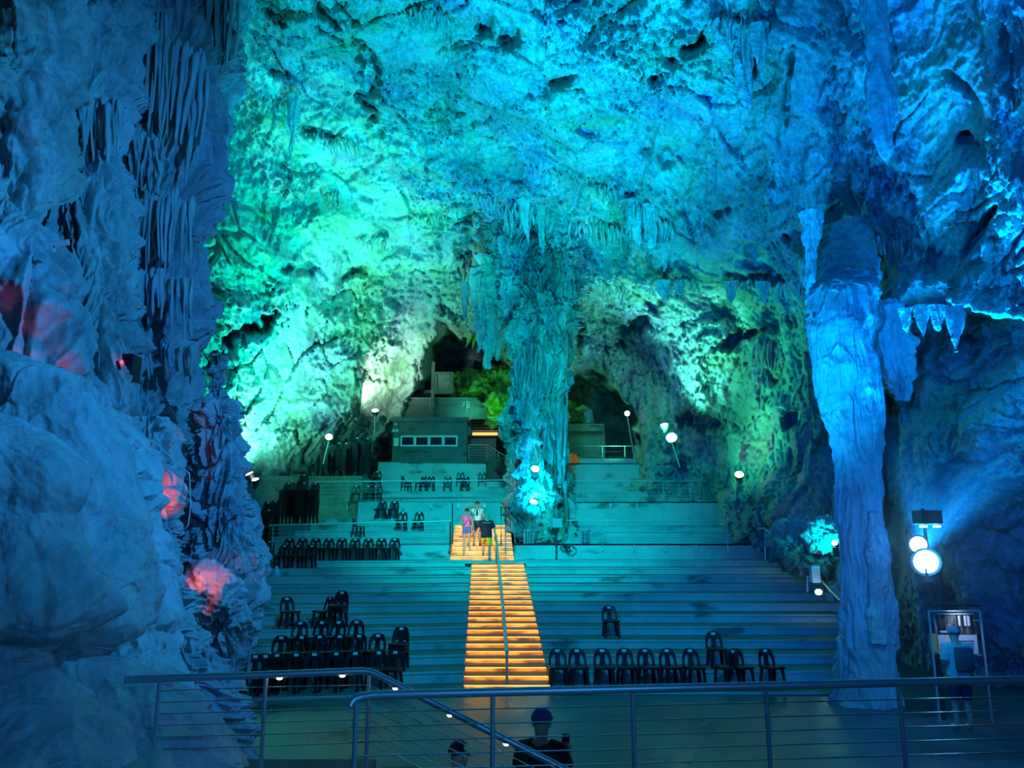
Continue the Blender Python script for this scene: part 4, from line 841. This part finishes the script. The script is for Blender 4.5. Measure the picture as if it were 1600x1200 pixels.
# red spotlight and tag on the left rock
rs = empty('stage_lamp', P(188, 590, 12.4)); tag(rs, 'black lamp box with a red light tucked into the left rock', 'lamp'); o_ = rs.location.copy()
m_ = pbox(MB(), 172, 209, 552, 592, 11.8, .3); bmesh.ops.translate(m_.bm, verts=m_.bm.verts, vec=-o_); m_.build('housing', M['black'], rs, False, .02)
m_ = MB(); m_.ball(P(190, 566, 11.78)-o_, .028); m_.build('red_light', M['redlens'], rs, True)
m_ = MB(); p = P(96, 381, 8.9); m_.box(*p, .19, .02, .075, 0, Matrix.Rotation(-.25, 4, 'Y')); p = P(84, 389, 8.9); m_.box(*p, .03, .02, .08)
tag(m_.build('rock_tag', M['white']), 'small white plate fixed to the left rock above the bulges', 'plate')
wr = MB(); wr.tube([P(205, 676, 9.2), P(214, 685, 10.5), P(240, 690, 11), P(296, 740, 11.6), P(298, 790, 11.6), P(294, 822, 11.6), P(283, 833, 11.6), P(268, 830, 11.5), P(245, 812, 11.2)], .009, 6)
tag(wr.build('wire', M['white'], None, True), 'thin pale wire looping over the rock left of the lumpy stalagmite', 'wire')
# ------------------------------------------------------------------ stage railings in front
def stage_rail(label, hand, posts, Zb, ncab, cabs, lamps=(), r=.028):
    """hand: list of (px,py,Y); posts: list of (px,py,Y) tops"""
    pts = [P(*h_) for h_ in hand]; o0 = Vector((pts[0].x, pts[0].y, Zb)); o = empty('cable_railing', o0); tag(o, label, 'railing')
    # soften the corners
    fine_ = [pts[0]]
    for a, b_, c_ in zip(pts, pts[1:], pts[2:]):
        k1 = b_.lerp(a, min(.5, .06/(a-b_).length)); k2 = b_.lerp(c_, min(.5, .06/(c_-b_).length)); fine_ += [k1, b_.lerp((k1+k2)/2, .5), k2]
    fine_.append(pts[-1])
    MB().tube(rel(fine_, o0), r, 14).build('handrail', M['steel'], o, True)
    for (x_, y_, Y) in posts:
        t_ = P(x_, y_, Y); zb = min(Zb, t_.z-.75); m_ = MB(); m_.tube(rel([t_, Vector((t_.x, t_.y, zb))], o0), .016, 10); q = Vector((t_.x, t_.y, zb))-o0; m_.lathe(q.x, q.y, [(.05, q.z), (.05, q.z+.015)], 12); m_.build('post', M['steel'], o, True)
    for line in cabs: MB().tube(rel([P(*p) for p in line], o0), .0045, 6).build('cable', M['cable'], o, True)
    for (x_, y_, Y) in lamps:
        p = P(x_, y_, Y)-o0; m_ = MB(); m_.lathe(p.x, p.y, [(.022, p.z+.03), (.026, p.z+.012), (.026, p.z)], 12); l_ = m_.build('lamp', M['darksteel'], o, True)
        m_ = MB(); m_.ball((p.x, p.y, p.z-.004), .024, 1, 1, .7); m_.build('lens', M['whitelens'], l_, True)
    return o
def yr(px_): return 5.2+.55*(px_-545)/1055             # depth of the right railing at a column
hand = [(546, 1104, 5.15), (552, 1091, 5.17), (580, 1086, 5.2)]+[(x_, 1086-24*(x_-580)/1020, yr(x_)) for x_ in (800, 1100, 1380, 1700)]
posts = [(557, 1092, 5.2), (770, 1082, yr(770)), (988, 1077, yr(988)), (1196, 1072, yr(1196)), (1403, 1067, yr(1403)), (1603, 1063, yr(1603))]
cabs = []
for k in range(5):
    ya, yb = 1117+22.6*k, 1085+21.5*k
    cabs.append([(546, ya-4, 5.19), (557, ya-3.5, 5.2), (770, ya-9.5+.1*k, yr(770)), (1196, ya-19-.4*k, yr(1196)), (1603, ya-29-.9*k, yr(1603))])
cabs.append([(557, 1230, 5.2), (1196, 1212, yr(1196)), (1603, 1202, yr(1603))])
stage_rail('steel cable railing crossing the right foreground', hand, posts, 1.55, 5, cabs)
def yl(px_): return 6.0+.4*(px_-195)/383
hand = [(195, 1062, 6.0), (400, 1055, yl(400)), (577, 1048, 6.4), (884, 1203, 6.4), (960, 1242, 6.4)]
posts = [(250, 1060, yl(250)), (416, 1055, yl(416)), (577, 1051, 6.4), (956, 1241, 6.4)]
cabs = [[(245, 1080+18.6*k-.5*k, yl(245)), (416, 1073.5+18.4*k, yl(416)), (577, 1070.5+17.8*k, 6.4)] for k in range(6)]
for k in range(6):
    y0 = 1070.5+17.8*k; cabs.append([(577, y0, 6.4), (884, y0+155+.0*k, 6.4)])
stage_rail('steel cable railing with small lamps at the left foreground, bending down along the stage stairs', hand, posts, 1.62, 6, cabs,
           [(437, 1058, yl(437)), (535, 1054, yl(535)), (618, 1074, 6.4), (703, 1116, 6.4), (791, 1161, 6.4), (870, 1201, 6.4)])
# stage deck and the stair flight going down from it (below the frame)
mb = MB(); mb.box(3.5, 2.2, 1.45, 15, 6.6, .2); mb.box(-3.2, 5.9, 1.52, 4.2, 1.6, .2)
for i in range(8): mb.box(-.95+.3*i, 6.6, 1.42-.18*i, .32, .9, .1)
tag(mb.build('stage_deck', M['greyconcrete']), kind='structure')
# ------------------------------------------------------------------ display board
db = empty('display_board', P(1507, 1110, 15.3)); db.location.z = 0; tag(db, 'steel framed display board with cave photos and a white text panel at the right', 'display board'); o_ = db.location.copy()
YD = 15.3
def dpart(name, mat, x0, x1, y0, y1, dep, dY=0, par=None):
    m_ = pbox(MB(), x0, x1, y0, y1, YD+dY, dep); bmesh.ops.translate(m_.bm, verts=m_.bm.verts, vec=-o_); return m_.build(name, mat if not isinstance(mat, str) else M[mat], par or db)
a1, a2_ = P(1451, 955, YD), P(1531, 955, YD)
for a in (a1, a2_): MB().tube(rel([a, Vector((a.x, a.y, 0))], o_), .022, 8).build('post', M['steel'], db, True)
MB().tube(rel([a1, a2_], o_), .022, 8).build('top_rail', M['steel'], db, True)
MB().tube(rel([P(1448, 943, YD+.2), P(1532, 946, YD+.2)], o_), .03, 8).build('hood', M['darksteel'], db, True)
def photo_mat():
    m, t, b = nt('cave_photo_print'); L = t.links.new
    tc = node(t, 'ShaderNodeTexCoord'); mp = node(t, 'ShaderNodeMapping'); mp.inputs['Scale'].default_value = (7, 1, 1.6); L(tc.outputs['Object'], mp.inputs[0])
    n = node(t, 'ShaderNodeTexNoise', i_Scale=1.6, i_Detail=4); L(mp.outputs[0], n.inputs['Vector'])
    r = ramp(t, n.outputs['Fac'], [(.45, (.02, .02, .03)), (.6, (.25, .24, .22)), (.7, (.85, .8, .75))]); L(r.outputs[0], b.inputs['Base Color']); b.inputs['Roughness'].default_value = .3; return m
up = dpart('photo_panel', photo_mat(), 1462, 1526, 958, 991, .02)
dpart('title_text', 'white', 1469, 1491, 985.5, 988.5, .006, -.012, up)
dpart('title_text', 'white', 1463, 1521, 958.5, 960, .006, -.012, up)
for x_, w_ in ((1507, 1.6), (1512, 2.4), (1498, 1.2)): dpart('pale_streak', 'white', x_, x_+w_, 962, 978, .004, -.01, up)
lo = dpart('text_panel', 'white', 1466, 1526, 992, 1022, .02)
dpart('small_picture', 'darkrock', 1472, 1483, 1005, 1020, .006, -.012, lo)
for k in range(4): dpart('text_line', 'darksteel', 1488, 1522, 1001+4*k, 1001.8+4*k, .004, -.01, lo)
dpart('side_panel', plain('mustard_panel', (.5, .42, .1), .6), 1455, 1465, 990, 1018, .03)
for (x0, x1, y_) in ((1452, 1463, 966), (1522, 1531, 969), (1457, 1468, 1019), (1528, 1535, 1023)):
    dpart('clamp', 'steel', x0, x1, y_, y_+1.6, .04, -.03)
# ------------------------------------------------------------------ people
M['skin'] = plain('skin', (.62, .40, .30), .5, var=.06, vscale=20)
M['skintan'] = plain('tanned_skin', (.42, .26, .18), .5, var=.06, vscale=20)
M['hair'] = plain('dark_hair', (.03, .022, .018), .6, var=.4, vscale=40)
def cloth(name, col): return plain(name, col, .85, 0, .2, var=.12, vscale=14)
def person(label, loc, rz, h, J, tops, look, skin='skin', hair='short', sc_=1., scale_r=1.):
    """J: joint positions in metres for a 1.75 m figure facing -Y"""
    root = empty('person', loc, rz); root.scale = (h/1.75,)*3; tag(root, label, 'person')
    names = list(J); idx = {n: i for i, n in enumerate(names)}
    E = [('pelvis', 'waist'), ('waist', 'chest'), ('chest', 'neck'), ('neck', 'chin'), ('chin', 'head'), ('head', 'crown')]
    for s in 'lr': E += [('chest', 'sh'+s), ('sh'+s, 'el'+s), ('el'+s, 'wr'+s), ('wr'+s, 'pa'+s), ('pelvis', 'hip'+s), ('hip'+s, 'kn'+s), ('kn'+s, 'an'+s), ('an'+s, 'toe'+s)]
    R = dict(pelvis=(.155, .115), waist=(.14, .105), chest=(.165, .12), neck=(.058, .058), chin=(.07, .075), head=(.082, .098), crown=(.055, .06))
    for s in 'lr': R.update({'sh'+s: (.065, .065), 'el'+s: (.042, .042), 'wr'+s: (.028, .028), 'pa'+s: (.036, .018), 'hip'+s: (.098, .098), 'kn'+s: (.062, .062), 'an'+s: (.04, .04), 'toe'+s: (.042, .032)})
    bm = bmesh.new(); vs = [bm.verts.new(J[n]) for n in names]
    for a, b_ in E: bm.edges.new((vs[idx[a]], vs[idx[b_]]))
    me = bpy.data.meshes.new('body'); bm.to_mesh(me); bm.free()
    tmp = bpy.data.objects.new('tmp', me); C.objects.link(tmp); md = tmp.modifiers.new('s', 'SKIN'); md.use_smooth_shade = True
    for n in names: v = me.skin_vertices[0].data[idx[n]]; v.radius = (R[n][0]*scale_r if n in ('pelvis', 'waist', 'chest') else R[n][0], R[n][1]*scale_r if n in ('pelvis', 'waist', 'chest') else R[n][1]); v.use_root = n == 'pelvis'
    sb = tmp.modifiers.new('u', 'SUBSURF'); sb.levels = 2
    dg = bpy.context.evaluated_depsgraph_get(); body = bpy.data.meshes.new_from_object(tmp.evaluated_get(dg)); bpy.data.objects.remove(tmp)
    # fingers, thumb, nose and ears grown into the same mesh
    bm = bmesh.new(); bm.from_mesh(body); n0 = len(bm.verts); ex = MB(); ex.bm.free(); ex.bm = bm
    for s in 'lr':
        w_, p_ = Vector(J['wr'+s]), Vector(J['pa'+s]); d = (p_-w_).normalized(); sd = 1 if s == 'l' else -1
        side = d.cross(Vector((0, 0, 1)) if abs(d.z) < .8 else Vector((0, -1, 0))).normalized(); nr = side.cross(d).normalized()
        curl = look.get('curl', .35)
        for k, (o, ln) in enumerate(((-.030, .062), (-.010, .075), (.010, .070), (.029, .055))):
            b0 = p_+side*o; dd = d; pts = [b0-d*.02, b0+d*.02]
            for q in range(3): dd = (dd+nr*curl*-sd*(.5+.3*q)).normalized(); pts.append(pts[-1]+dd*ln/3)
            ex.tube(pts, [.010, .010, .009, .008, .006], 6)
        b0 = w_.lerp(p_, .45)-side*.03; ex.tube([b0, b0-side*.02+d*.025, b0-side*.03+d*.055], [.012, .011, .008], 6)
    hd = Vector(J['head']); fw = Vector(look.get('face', (0, -1, 0))).normalized(); rt = fw.cross(Vector((0, 0, 1))).normalized(); up_ = Vector((0, 0, 1))
    ex.tube([hd+fw*.078+up_*.02, hd+fw*.112-up_*.02, hd+fw*.085-up_*.032], [.010, .016, .012], 8)
    for sgn in (-1, 1): ex.ball(hd+rt*sgn*.083-up_*.005, .022, .5, 1, 1.5, 8)
    ex.ball(hd+fw*.078-up_*.062, .022, 1.1, .5, .4, 8)
    bm.faces.ensure_lookup_table()
    me2 = bpy.data.meshes.new('body'); bm.to_mesh(me2)
    me2.polygons.foreach_set('use_smooth', np.ones(len(me2.polygons), bool))
    bd = link('body', me2, M[skin], root)
    m_ = MB()
    for sgn in (-1, 1): m_.ball(hd+fw*.083+rt*sgn*.034+up_*.012, .013, 1, .6, .7, 8)
    m_.build('eyes', M['black'], root, True)
    # clothing: shells grown from the body surface near chosen bones
    bm.verts.ensure_lookup_table(); co = np.array([v.co for v in bm.verts][:n0])
    def segd(a, b_):
        a, b_ = np.array(J[a]), np.array(J[b_]); t_ = np.clip(((co-a) @ (b_-a))/((b_-a) @ (b_-a)+1e-9), 0, 1)
        return np.linalg.norm(co-a-t_[:, None]*(b_-a), axis=1), t_
    D = [segd(a, b_) for a, b_ in E]; RB = {'pelvis-waist': .13, 'waist-chest': .14, 'chest-neck': .07, 'neck-chin': .06, 'chin-head': .08, 'head-crown': .08}; RL = (('chest-sh', .09), ('pelvis-hip', .1), ('hip', .08), ('kn', .05), ('an', .035), ('sh', .05), ('el', .035), ('wr', .03))
    rad = np.array([RB[a+'-'+b_] if a+'-'+b_ in RB else next(r for p, r in RL if (a+'-'+b_).startswith(p)) for a, b_ in E]); dist = np.stack([d_[0] for d_ in D])-rad[:, None]; who = dist.argmin(0); tt = np.stack([d_[1] for d_ in D])[who, np.arange(len(co))]
    bn = [a+'-'+b_ for a, b_ in E]; me_n = [v.normal.copy() for v in bm.verts][:n0]
    def shell(nm, mat, parts, th, zlo=-9, zhi=9):
        """parts: {bone: (t0, t1)}; hems are cut square at the ends and at the heights zlo, zhi"""
        pos = co.copy(); ok = np.zeros(len(co), bool); can = np.zeros(len(co), bool); ax = np.array([np.array(J[b_])-np.array(J[a]) for a, b_ in E])
        rawt = np.stack([((co-np.array(J[a])) @ ax[k])/(ax[k] @ ax[k]+1e-9) for k, (a, b_) in enumerate(E)])[who, np.arange(len(co))]
        for k, b_ in enumerate(bn):
            if b_ in parts:
                t0, t1 = parts[b_]; m = who == k; can |= m; ok |= m & (tt >= t0) & (tt <= t1)
                lo = m & (tt < t0); hi = m & (tt > t1); pos[lo] += (t0-rawt[lo])[:, None]*ax[k]; pos[hi] += (t1-rawt[hi])[:, None]*ax[k]
        ok &= (co[:, 2] >= zlo) & (co[:, 2] <= zhi)
        pos[:, 2] = np.clip(pos[:, 2], zlo, zhi)
        m2 = bmesh.new(); mp_ = {}
        for f in bm.faces:
            ix = [v.index for v in f.verts]
            if max(ix) < n0 and any(ok[j] for j in ix) and all(can[j] for j in ix):
                vv = []
                for j in ix:
                    if j not in mp_: mp_[j] = m2.verts.new(Vector(pos[j])+me_n[j]*th)
                    vv.append(mp_[j])
                m2.faces.new(vv)
        mm = bpy.data.meshes.new(nm); m2.to_mesh(mm); m2.free(); mm.polygons.foreach_set('use_smooth', np.ones(len(mm.polygons), bool))
        o = link(nm, mm, mat, root); sl = o.modifiers.new('thick', 'SOLIDIFY'); sl.thickness = .008; sl.offset = -1; return o
    for nm, mat, parts, th in tops:
        if nm == 'shoes':
            for k in parts: shell('shoe', mat, {k: parts[k]}, th)
        elif 'short' in nm or 'trous' in nm: shell(nm, mat, parts, th, -9, 1.0)
        else: shell(nm, mat, parts, th, look.get('hem', .90))
    bm.free()
    if hair != 'none':
        m_ = MB(); bmesh.ops.create_uvsphere(m_.bm, u_segments=20, v_segments=14, radius=1)
        dele = []
        for v in m_.bm.verts:
            d = v.co.copy(); f_ = d.dot(fw)
            if d.z < (-.1 if f_ < .1 else .45) and hair != 'long' or (hair == 'long' and d.z < (-.75 if f_ < .0 else .45)): dele.append(v)
            v.co = hd+Vector((d.x*.096, d.y*.108, d.z*.112+.022))-fw*.008
        bmesh.ops.delete(m_.bm, geom=dele, context='VERTS')
        o = m_.build('hair', M['hair'], root, True); sl = o.modifiers.new('t', 'SOLIDIFY'); sl.thickness = .012
    return root, hd, fw
def pose(**k):
    J = dict(pelvis=(0, 0, .95), waist=(0, -.005, 1.1), chest=(0, 0, 1.32), neck=(0, .01, 1.47), chin=(0, -.01, 1.53), head=(0, -.015, 1.63), crown=(0, -.005, 1.70))
    for s, x in (('l', 1), ('r', -1)):
        J.update({'sh'+s: (x*.185, .01, 1.40), 'el'+s: (x*.25, .03, 1.13), 'wr'+s: (x*.27, -.06, .90), 'pa'+s: (x*.268, -.085, .82),
                  'hip'+s: (x*.095, 0, .90), 'kn'+s: (x*.115, -.02, .50), 'an'+s: (x*.12, .03, .075), 'toe'+s: (x*.14, -.13, .035)})
    J.update(k); return J
TORSO = {'pelvis-waist': (0, 1), 'waist-chest': (0, 1), 'chest-shl': (0, 1), 'chest-shr': (0, 1), 'pelvis-hipl': (0, 1), 'pelvis-hipr': (0, 1), 'hipl-knl': (0, 1), 'hipr-knr': (0, 1), 'shl-ell': (0, .02), 'shr-elr': (0, .02)}
def legs(t1): return {'pelvis-hipl': (0, 1), 'pelvis-hipr': (0, 1), 'hipl-knl': (0, t1), 'hipr-knr': (0, t1), 'pelvis-waist': (0, 1), 'waist-chest': (0, 1), 'knl-anl': (0, t1*1.6-1.5), 'knr-anr': (0, t1*1.6-1.5)}
def arms(t1): return {'shl-ell': (0, t1), 'shr-elr': (0, t1), 'chest-neck': (0, .85)}
SHOES = {'anl-toel': (0, 1), 'anr-toer': (0, 1)}
# man in the dark T-shirt climbing the amber stairs, seen from behind
zs = 2.60
r_, hd, fw = person('person in a navy T-shirt and olive shorts climbing the amber stairs, seen from behind', at(760, 2.545, 29.15), PI, 1.74,
   pose(knl=(.13, -.30, .66), anl=(.13, -.36, .25), toel=(.14, -.52, .21), ell=(.30, .02, 1.14), wrl=(.33, -.05, .92), pal=(.33, -.07, .84), elr=(-.30, .06, 1.14), wrr=(-.33, .06, .90), par=(-.33, .05, .82)),
   [('t_shirt', cloth('navy_cotton', (.012, .016, .035)), {**TORSO, **arms(.75)}, .035), ('shorts', cloth('olive_cotton', (.62, .46, .03)), legs(.85), .032), ('shoes', cloth('grey_shoe', (.4, .4, .42)), SHOES, .012)], dict(face=(0, -1, 0), hem=.84), 'skintan', 'none', scale_r=1.18)
m_ = MB()
for k in range(9): m_.box(-.12+.03*k, .172, 1.385, .007, .008, .035); m_.box(-.112+.03*k, .172, 1.385+(-.014, .014, 0)[k % 3], .016, .008, .007)
if True: pr_ = m_.build('shirt_lettering', M['white'], r_); pr_['label'] = 'pale line of lettering across the shirt back'
# woman in the pink vest coming down
r_, hd, fw = person('person in a pink vest top and blue shorts walking down the amber stairs', at(729, 2.886, 30.13), .05, 1.60,
   pose(knl=(.11, -.06, .50), anl=(.11, .0, .075), knr=(-.10, -.20, .42), anr=(-.11, -.34, -.10), toer=(-.12, -.5, -.14), elr=(-.27, .02, 1.15), wrr=(-.2, -.18, 1.02), par=(-.16, -.24, 1.02)),
   [('vest_top', cloth('pink_jersey', (.95, .14, .36)), {**TORSO, 'chest-neck': (0, .1)}, .016), ('shorts', cloth('blue_denim', (.07, .13, .38)), legs(.45), .018), ('shoes', cloth('pale_shoe', (.5, .5, .5)), SHOES, .012)], dict(), 'skintan', 'short', scale_r=.86)
m_ = MB()
for s in (-1, 1): m_.box(s*.036, -.112, 1.645, .058, .012, .034)
m_.box(0, -.115, 1.652, .03, .008, .008); m_.build('sunglasses', M['black'], r_)
m_ = MB(); m_.tube([(.14, .06, 1.45), (.1, -.13, 1.36), (-.05, -.15, 1.15), (-.17, -.05, .98)], .014, 6); m_.build('bag_strap', M['darksteel'], r_, True)
# man with the rucksack behind them
r_, hd, fw = person('person in a pale sleeveless top with rucksack straps behind the other two on the stairs', at(745, 3.054, 30.55), 0, 1.72,
   pose(knr=(-.11, -.06, .50), anr=(-.11, .02, .075), toer=(-.12, -.14, .035), ell=(.27, .0, 1.14), wrl=(.22, -.16, 1.05), pal=(.18, -.22, 1.08)),
   [('sleeveless_top', cloth('pale_green_jersey', (.5, .62, .5)), {**TORSO, 'chest-neck': (0, .2)}, .022), ('shorts', cloth('black_shorts', (.03, .05, .05)), legs(.8), .026), ('shoes', cloth('brown_shoe', (.3, .12, .08)), SHOES, .012)], dict(), 'skintan', 'short')
m_ = MB()
for s in (-1, 1): m_.tube([(s*.10, .13, 1.40), (s*.105, .0, 1.475), (s*.10, -.13, 1.40), (s*.12, -.15, 1.2), (s*.15, -.06, 1.08)], .022, 8, flat=.4)
m_.build('rucksack_straps', M['white'], r_, True)
m_ = MB(); m_.box(0, .23, 1.24, .3, .18, .42); m_.build('rucksack', cloth('black_nylon', (.03, .03, .04)), r_, True, .05)
m_ = MB(); m_.tube([(0, -.135, 1.42), (.0, -.155, 1.2)], [.03, .045], 6, flat=.4); m_.build('hanging_pouch', cloth('navy_nylon', (.03, .04, .16)), r_, True)
# person in a cap holding up a phone
pc = at(848, 0, 7.9)
r_, hd, fw = person('person in a purple cap and dark top holding a phone up near the stage stairs', pc, PI-.25, 1.74,
   pose(elr=(-.27, -.05, 1.16), wrr=(-.20, -.27, 1.28), par=(-.18, -.31, 1.35), ell=(.24, -.02, 1.14), wrl=(.12, -.24, 1.08), pal=(.06, -.28, 1.09)),
   [('t_shirt', cloth('dark_green_cotton', (.03, .04, .03)), {**TORSO, **arms(.6)}, .028), ('trousers', cloth('dark_trousers', (.02, .02, .03)), legs(1.5), .025), ('shoes', cloth('dark_shoe', (.03, .03, .03)), SHOES, .012)], dict(curl=.5), 'skin', 'short')
m_ = MB(); bmesh.ops.create_uvsphere(m_.bm, u_segments=24, v_segments=14, radius=1)
bmesh.ops.delete(m_.bm, geom=[v for v in m_.bm.verts if v.co.z < -.02], context='VERTS')
for v in m_.bm.verts: v.co = hd+Vector((v.co.x*.106, v.co.y*.118, v.co.z*.115+.035))
o = m_.build('cap', cloth('purple_cotton', (.22, .10, .30)), r_, True); o.modifiers.new('t', 'SOLIDIFY').thickness = .008
m_ = MB(); m_.lathe(0, 0, [(.10, 0), (.10, .008)], 20); bmesh.ops.transform(m_.bm, matrix=Matrix.Translation(hd+Vector((0, -.12, .03))) @ Matrix.Diagonal((1, 1.0, 1, 1)), verts=m_.bm.verts); m_.build('cap_peak', M['black'], r_, True)
ph = tag(MB().box(0, 0, 0, .075, .012, .15).build('mobile_phone', M['black'], None, False, .004), 'slim phone held up by the person in the purple cap', 'phone')
ph.location = Vector(pc)+Matrix.Rotation(PI-.25, 3, 'Z') @ Vector((-.17, -.345, 1.385)); ph.rotation_euler = (.2, 0, PI-.25)
# head and shoulders behind the stair rail
person('person in a white shirt low behind the sloping stair railing, head and shoulders showing', at(712, 0, 7.25), PI-.9, 1.62, pose(),
   [('shirt', cloth('white_cotton', (.75, .8, .85)), {**TORSO, **arms(.9)}, .026), ('trousers', cloth('blue_trousers', (.04, .05, .1)), legs(1.5), .025), ('shoes', cloth('black_shoe', (.02, .02, .02)), SHOES, .012)], dict(), 'skin', 'short')
# visitor reading the display board
r_, hd, fw = person('person in a teal shirt and cap with a rucksack reading the display board', at(1507, 0, 14.7), PI, 1.76,
   pose(wrl=(.12, -.24, 1.06), pal=(.05, -.26, 1.08), wrr=(-.12, -.24, 1.06), par=(-.05, -.26, 1.08)),
   [('shirt', cloth('teal_cotton', (.30, .55, .52)), {**TORSO, **arms(.8)}, .035), ('shorts', cloth('navy_shorts', (.03, .04, .10)), legs(.95), .03), ('shoes', cloth('white_shoe', (.6, .6, .6)), SHOES, .014)], dict(), 'skin', 'short', scale_r=1.1)
m_ = MB(); m_.box(0, .25, 1.24, .30, .17, .42); m_.build('rucksack', cloth('dark_teal_nylon', (.05, .10, .12)), r_, True, .05)
m_ = MB(); bmesh.ops.create_uvsphere(m_.bm, u_segments=20, v_segments=12, radius=1); bmesh.ops.delete(m_.bm, geom=[v for v in m_.bm.verts if v.co.z < -.02], context='VERTS')
for v in m_.bm.verts: v.co = hd+Vector((v.co.x*.106, v.co.y*.118, v.co.z*.115+.035))
o = m_.build('cap', cloth('grey_cotton', (.25, .28, .3)), r_, True); o.modifiers.new('t', 'SOLIDIFY').thickness = .008
# ------------------------------------------------------------------ lights
def lamp(kind, loc, col, W, r=.15, to=None, ang=60, blend=.6):
    l = bpy.data.lights.new(kind.lower(), kind); l.color = col; l.energy = W; l.shadow_soft_size = r
    o = bpy.data.objects.new('light_source', l); C.objects.link(o); o.location = loc
    if to is not None: o.rotation_euler = (Vector(to)-Vector(loc)).to_track_quat('-Z', 'Y').to_euler()
    if kind == 'SPOT': l.spot_size = math.radians(ang); l.spot_blend = blend
    return o
CY = (0., .80, 1.); TEAL = (0., 1., .62); BLUE = (0., .30, 1.); AZ = (0., .55, 1.)
# stage lights beside and behind the camera, with added blue fills
lamp('SPOT', (-2, -1, 5), (0, .18, 1), 8000, .3, P(1150, 480, 25), 62, 1)
lamp('SPOT', (4, 4, 10), (.02, .37, 1), 5200, .1, P(150, 520, 12), 80, 1)
lamp('SPOT', (3, 3, 5), (0, .14, 1), 1500, .2, P(1540, 860, 16), 60, 1)  # added blue fill for the right recess, no fixture
lamp('SPOT', (2.5, -1.5, 5), (.03, .30, 1), 420, .2, (0.5, 6, 2), 100, 1)  # added blue fill for the front railings, no fixture
# unseen uplights on the hall floor and over the seats
lamp('SPOT', (0, 13, .8), (0, .62, 1), 43000, .2, P(725, 90, 25), 66, 1)
lamp('SPOT', (3, 12, .8), (0, .36, 1), 15000, .2, P(1130, 180, 24), 58, 1)  # added azure spot, turns the roof from cyan to blue
lamp('SPOT', P(700, 830, 27), (0, 1, .70), 18500, .2, P(440, 420, 32), 75, 1)
lamp('SPOT', (0, 17, 1.5), (0, 1, .80), 9000, .2, P(870, 330, 34), 42, 1)
lamp('SPOT', P(960, 800, 29.5), (0, 1, .40), 3000, .2, P(1150, 600, 31), 80, 1)
lamp('SPOT', (7, 7.5, .8), (0, .27, 1), 8500, .2, P(1490, 190, 14.5), 62, 1)  # added azure spot to brighten the upper right roof
# overhead spots added for the seats, no fixtures there
lamp('SPOT', (0, 11, 13.5), (0, .94, 1), 19000, .3, (0, 36.5, 3), 46, 1)
lamp('SPOT', (1, 6, 11), (0, .52, 1), 4600, .3, (0, 23, 1), 55, 1)
# floods low on the walls, then small spots and added fills
lamp('SPOT', P(402, 742, 33), (.12, 1, .7), 4500, .15, P(430, 560, 36), 120, 1)
lamp('SPOT', P(516, 684, 37), (.12, 1, .7), 2500, .15, P(520, 540, 38), 120, 1)
lamp('SPOT', P(588, 640, 41.5), (.5, 1, .7), 1600, .15, P(596, 590, 43.5), 100, 1)
lamp('SPOT', P(1045, 690, 34), (.1, 1, .75), 3600, .15, P(1030, 560, 36), 120, 1)
lamp('SPOT', P(1155, 738, 29.6), (1, .85, .5), 50, .1, P(1155, 690, 30.5), 110, 1)
lamp('SPOT', P(832, 805, 30.2), (0, .62, 1), 1700, .1, P(838, 740, 32), 80, 1)
lamp('SPOT', P(1440, 860, 15.8), (0, .27, 1), 19000, .15, (11, 11.8, 14), 84, 1)
lamp('POINT', P(1441, 862, 13.6), (.02, .38, 1), 110, .15)
lamp('SPOT', P(1505, 944, 15.0), (.6, .75, 1), 16, .05, P(1500, 1000, 15.3), 100, 1)
lamp('SPOT', P(770, 640, 44), (.06, 1, .06), 170, .1, P(768, 605, 48.5), 110, 1)
lamp('SPOT', P(895, 668, 45.3), (.06, 1, .1), 30, .05, P(897, 650, 46.5), 120, 1)
lamp('SPOT', P(1270, 852, 22.8), (0, .9, 1), 260, .05, P(1245, 822, 25.5), 140, 1)
lamp('SPOT', P(1300, 856, 21.6), (0, .9, 1), 120, .05, P(1285, 830, 22.6), 120, 1)
lamp('SPOT', P(262, 800, 11), (1, .12, .05), 25, .05, P(232, 740, 12), 80, 1)
lamp('SPOT', P(300, 880, 11.3), (1, .14, .06), 18, .05, P(330, 920, 12), 80, 1)
lamp('SPOT', P(60, 640, 8.4), (1, .08, .3), 14, .1, P(50, 470, 9.4), 80, 1)
lamp('SPOT', P(700, 850, 27), (1, .62, .36), 420, .1, P(747, 832, 30), 42, 1)  # added warm spot for the people on the stairs, no fixture here
lamp('SPOT', (3, 0, 4), (.03, .38, 1), 330, .2, P(150, 1000, 7), 60, 1)  # added front fill for the lower left flowstone
lamp('SPOT', P(965, 705, 42), (.1, 1, .5), 260, .1, P(935, 620, 47), 130, 1)  # added soft green spot so the right tunnel rock shows
lamp('SPOT', P(735, 650, 45.5), (.05, 1, .7), 120, .1, P(700, 570, 52), 130, 1)  # added weak teal spot inside the left of the tunnel
# thin haze hanging round the right stage floodlights
hz, t_, b_ = nt('thin_haze'); t_.nodes.remove(b_); vs_ = node(t_, 'ShaderNodeVolumeScatter', i_Density=.013, i_Anisotropy=.3)
t_.links.new(vs_.outputs[0], t_.nodes['Material Output'].inputs['Volume'])
m_ = MB(); m_.ball(P(1442, 868, 14.2), 2.6, 1, .8, 1, 32); tag(m_.build('haze', hz, None, True), 'blue haze glowing around the right stage floodlights', 'haze', kind='stuff')
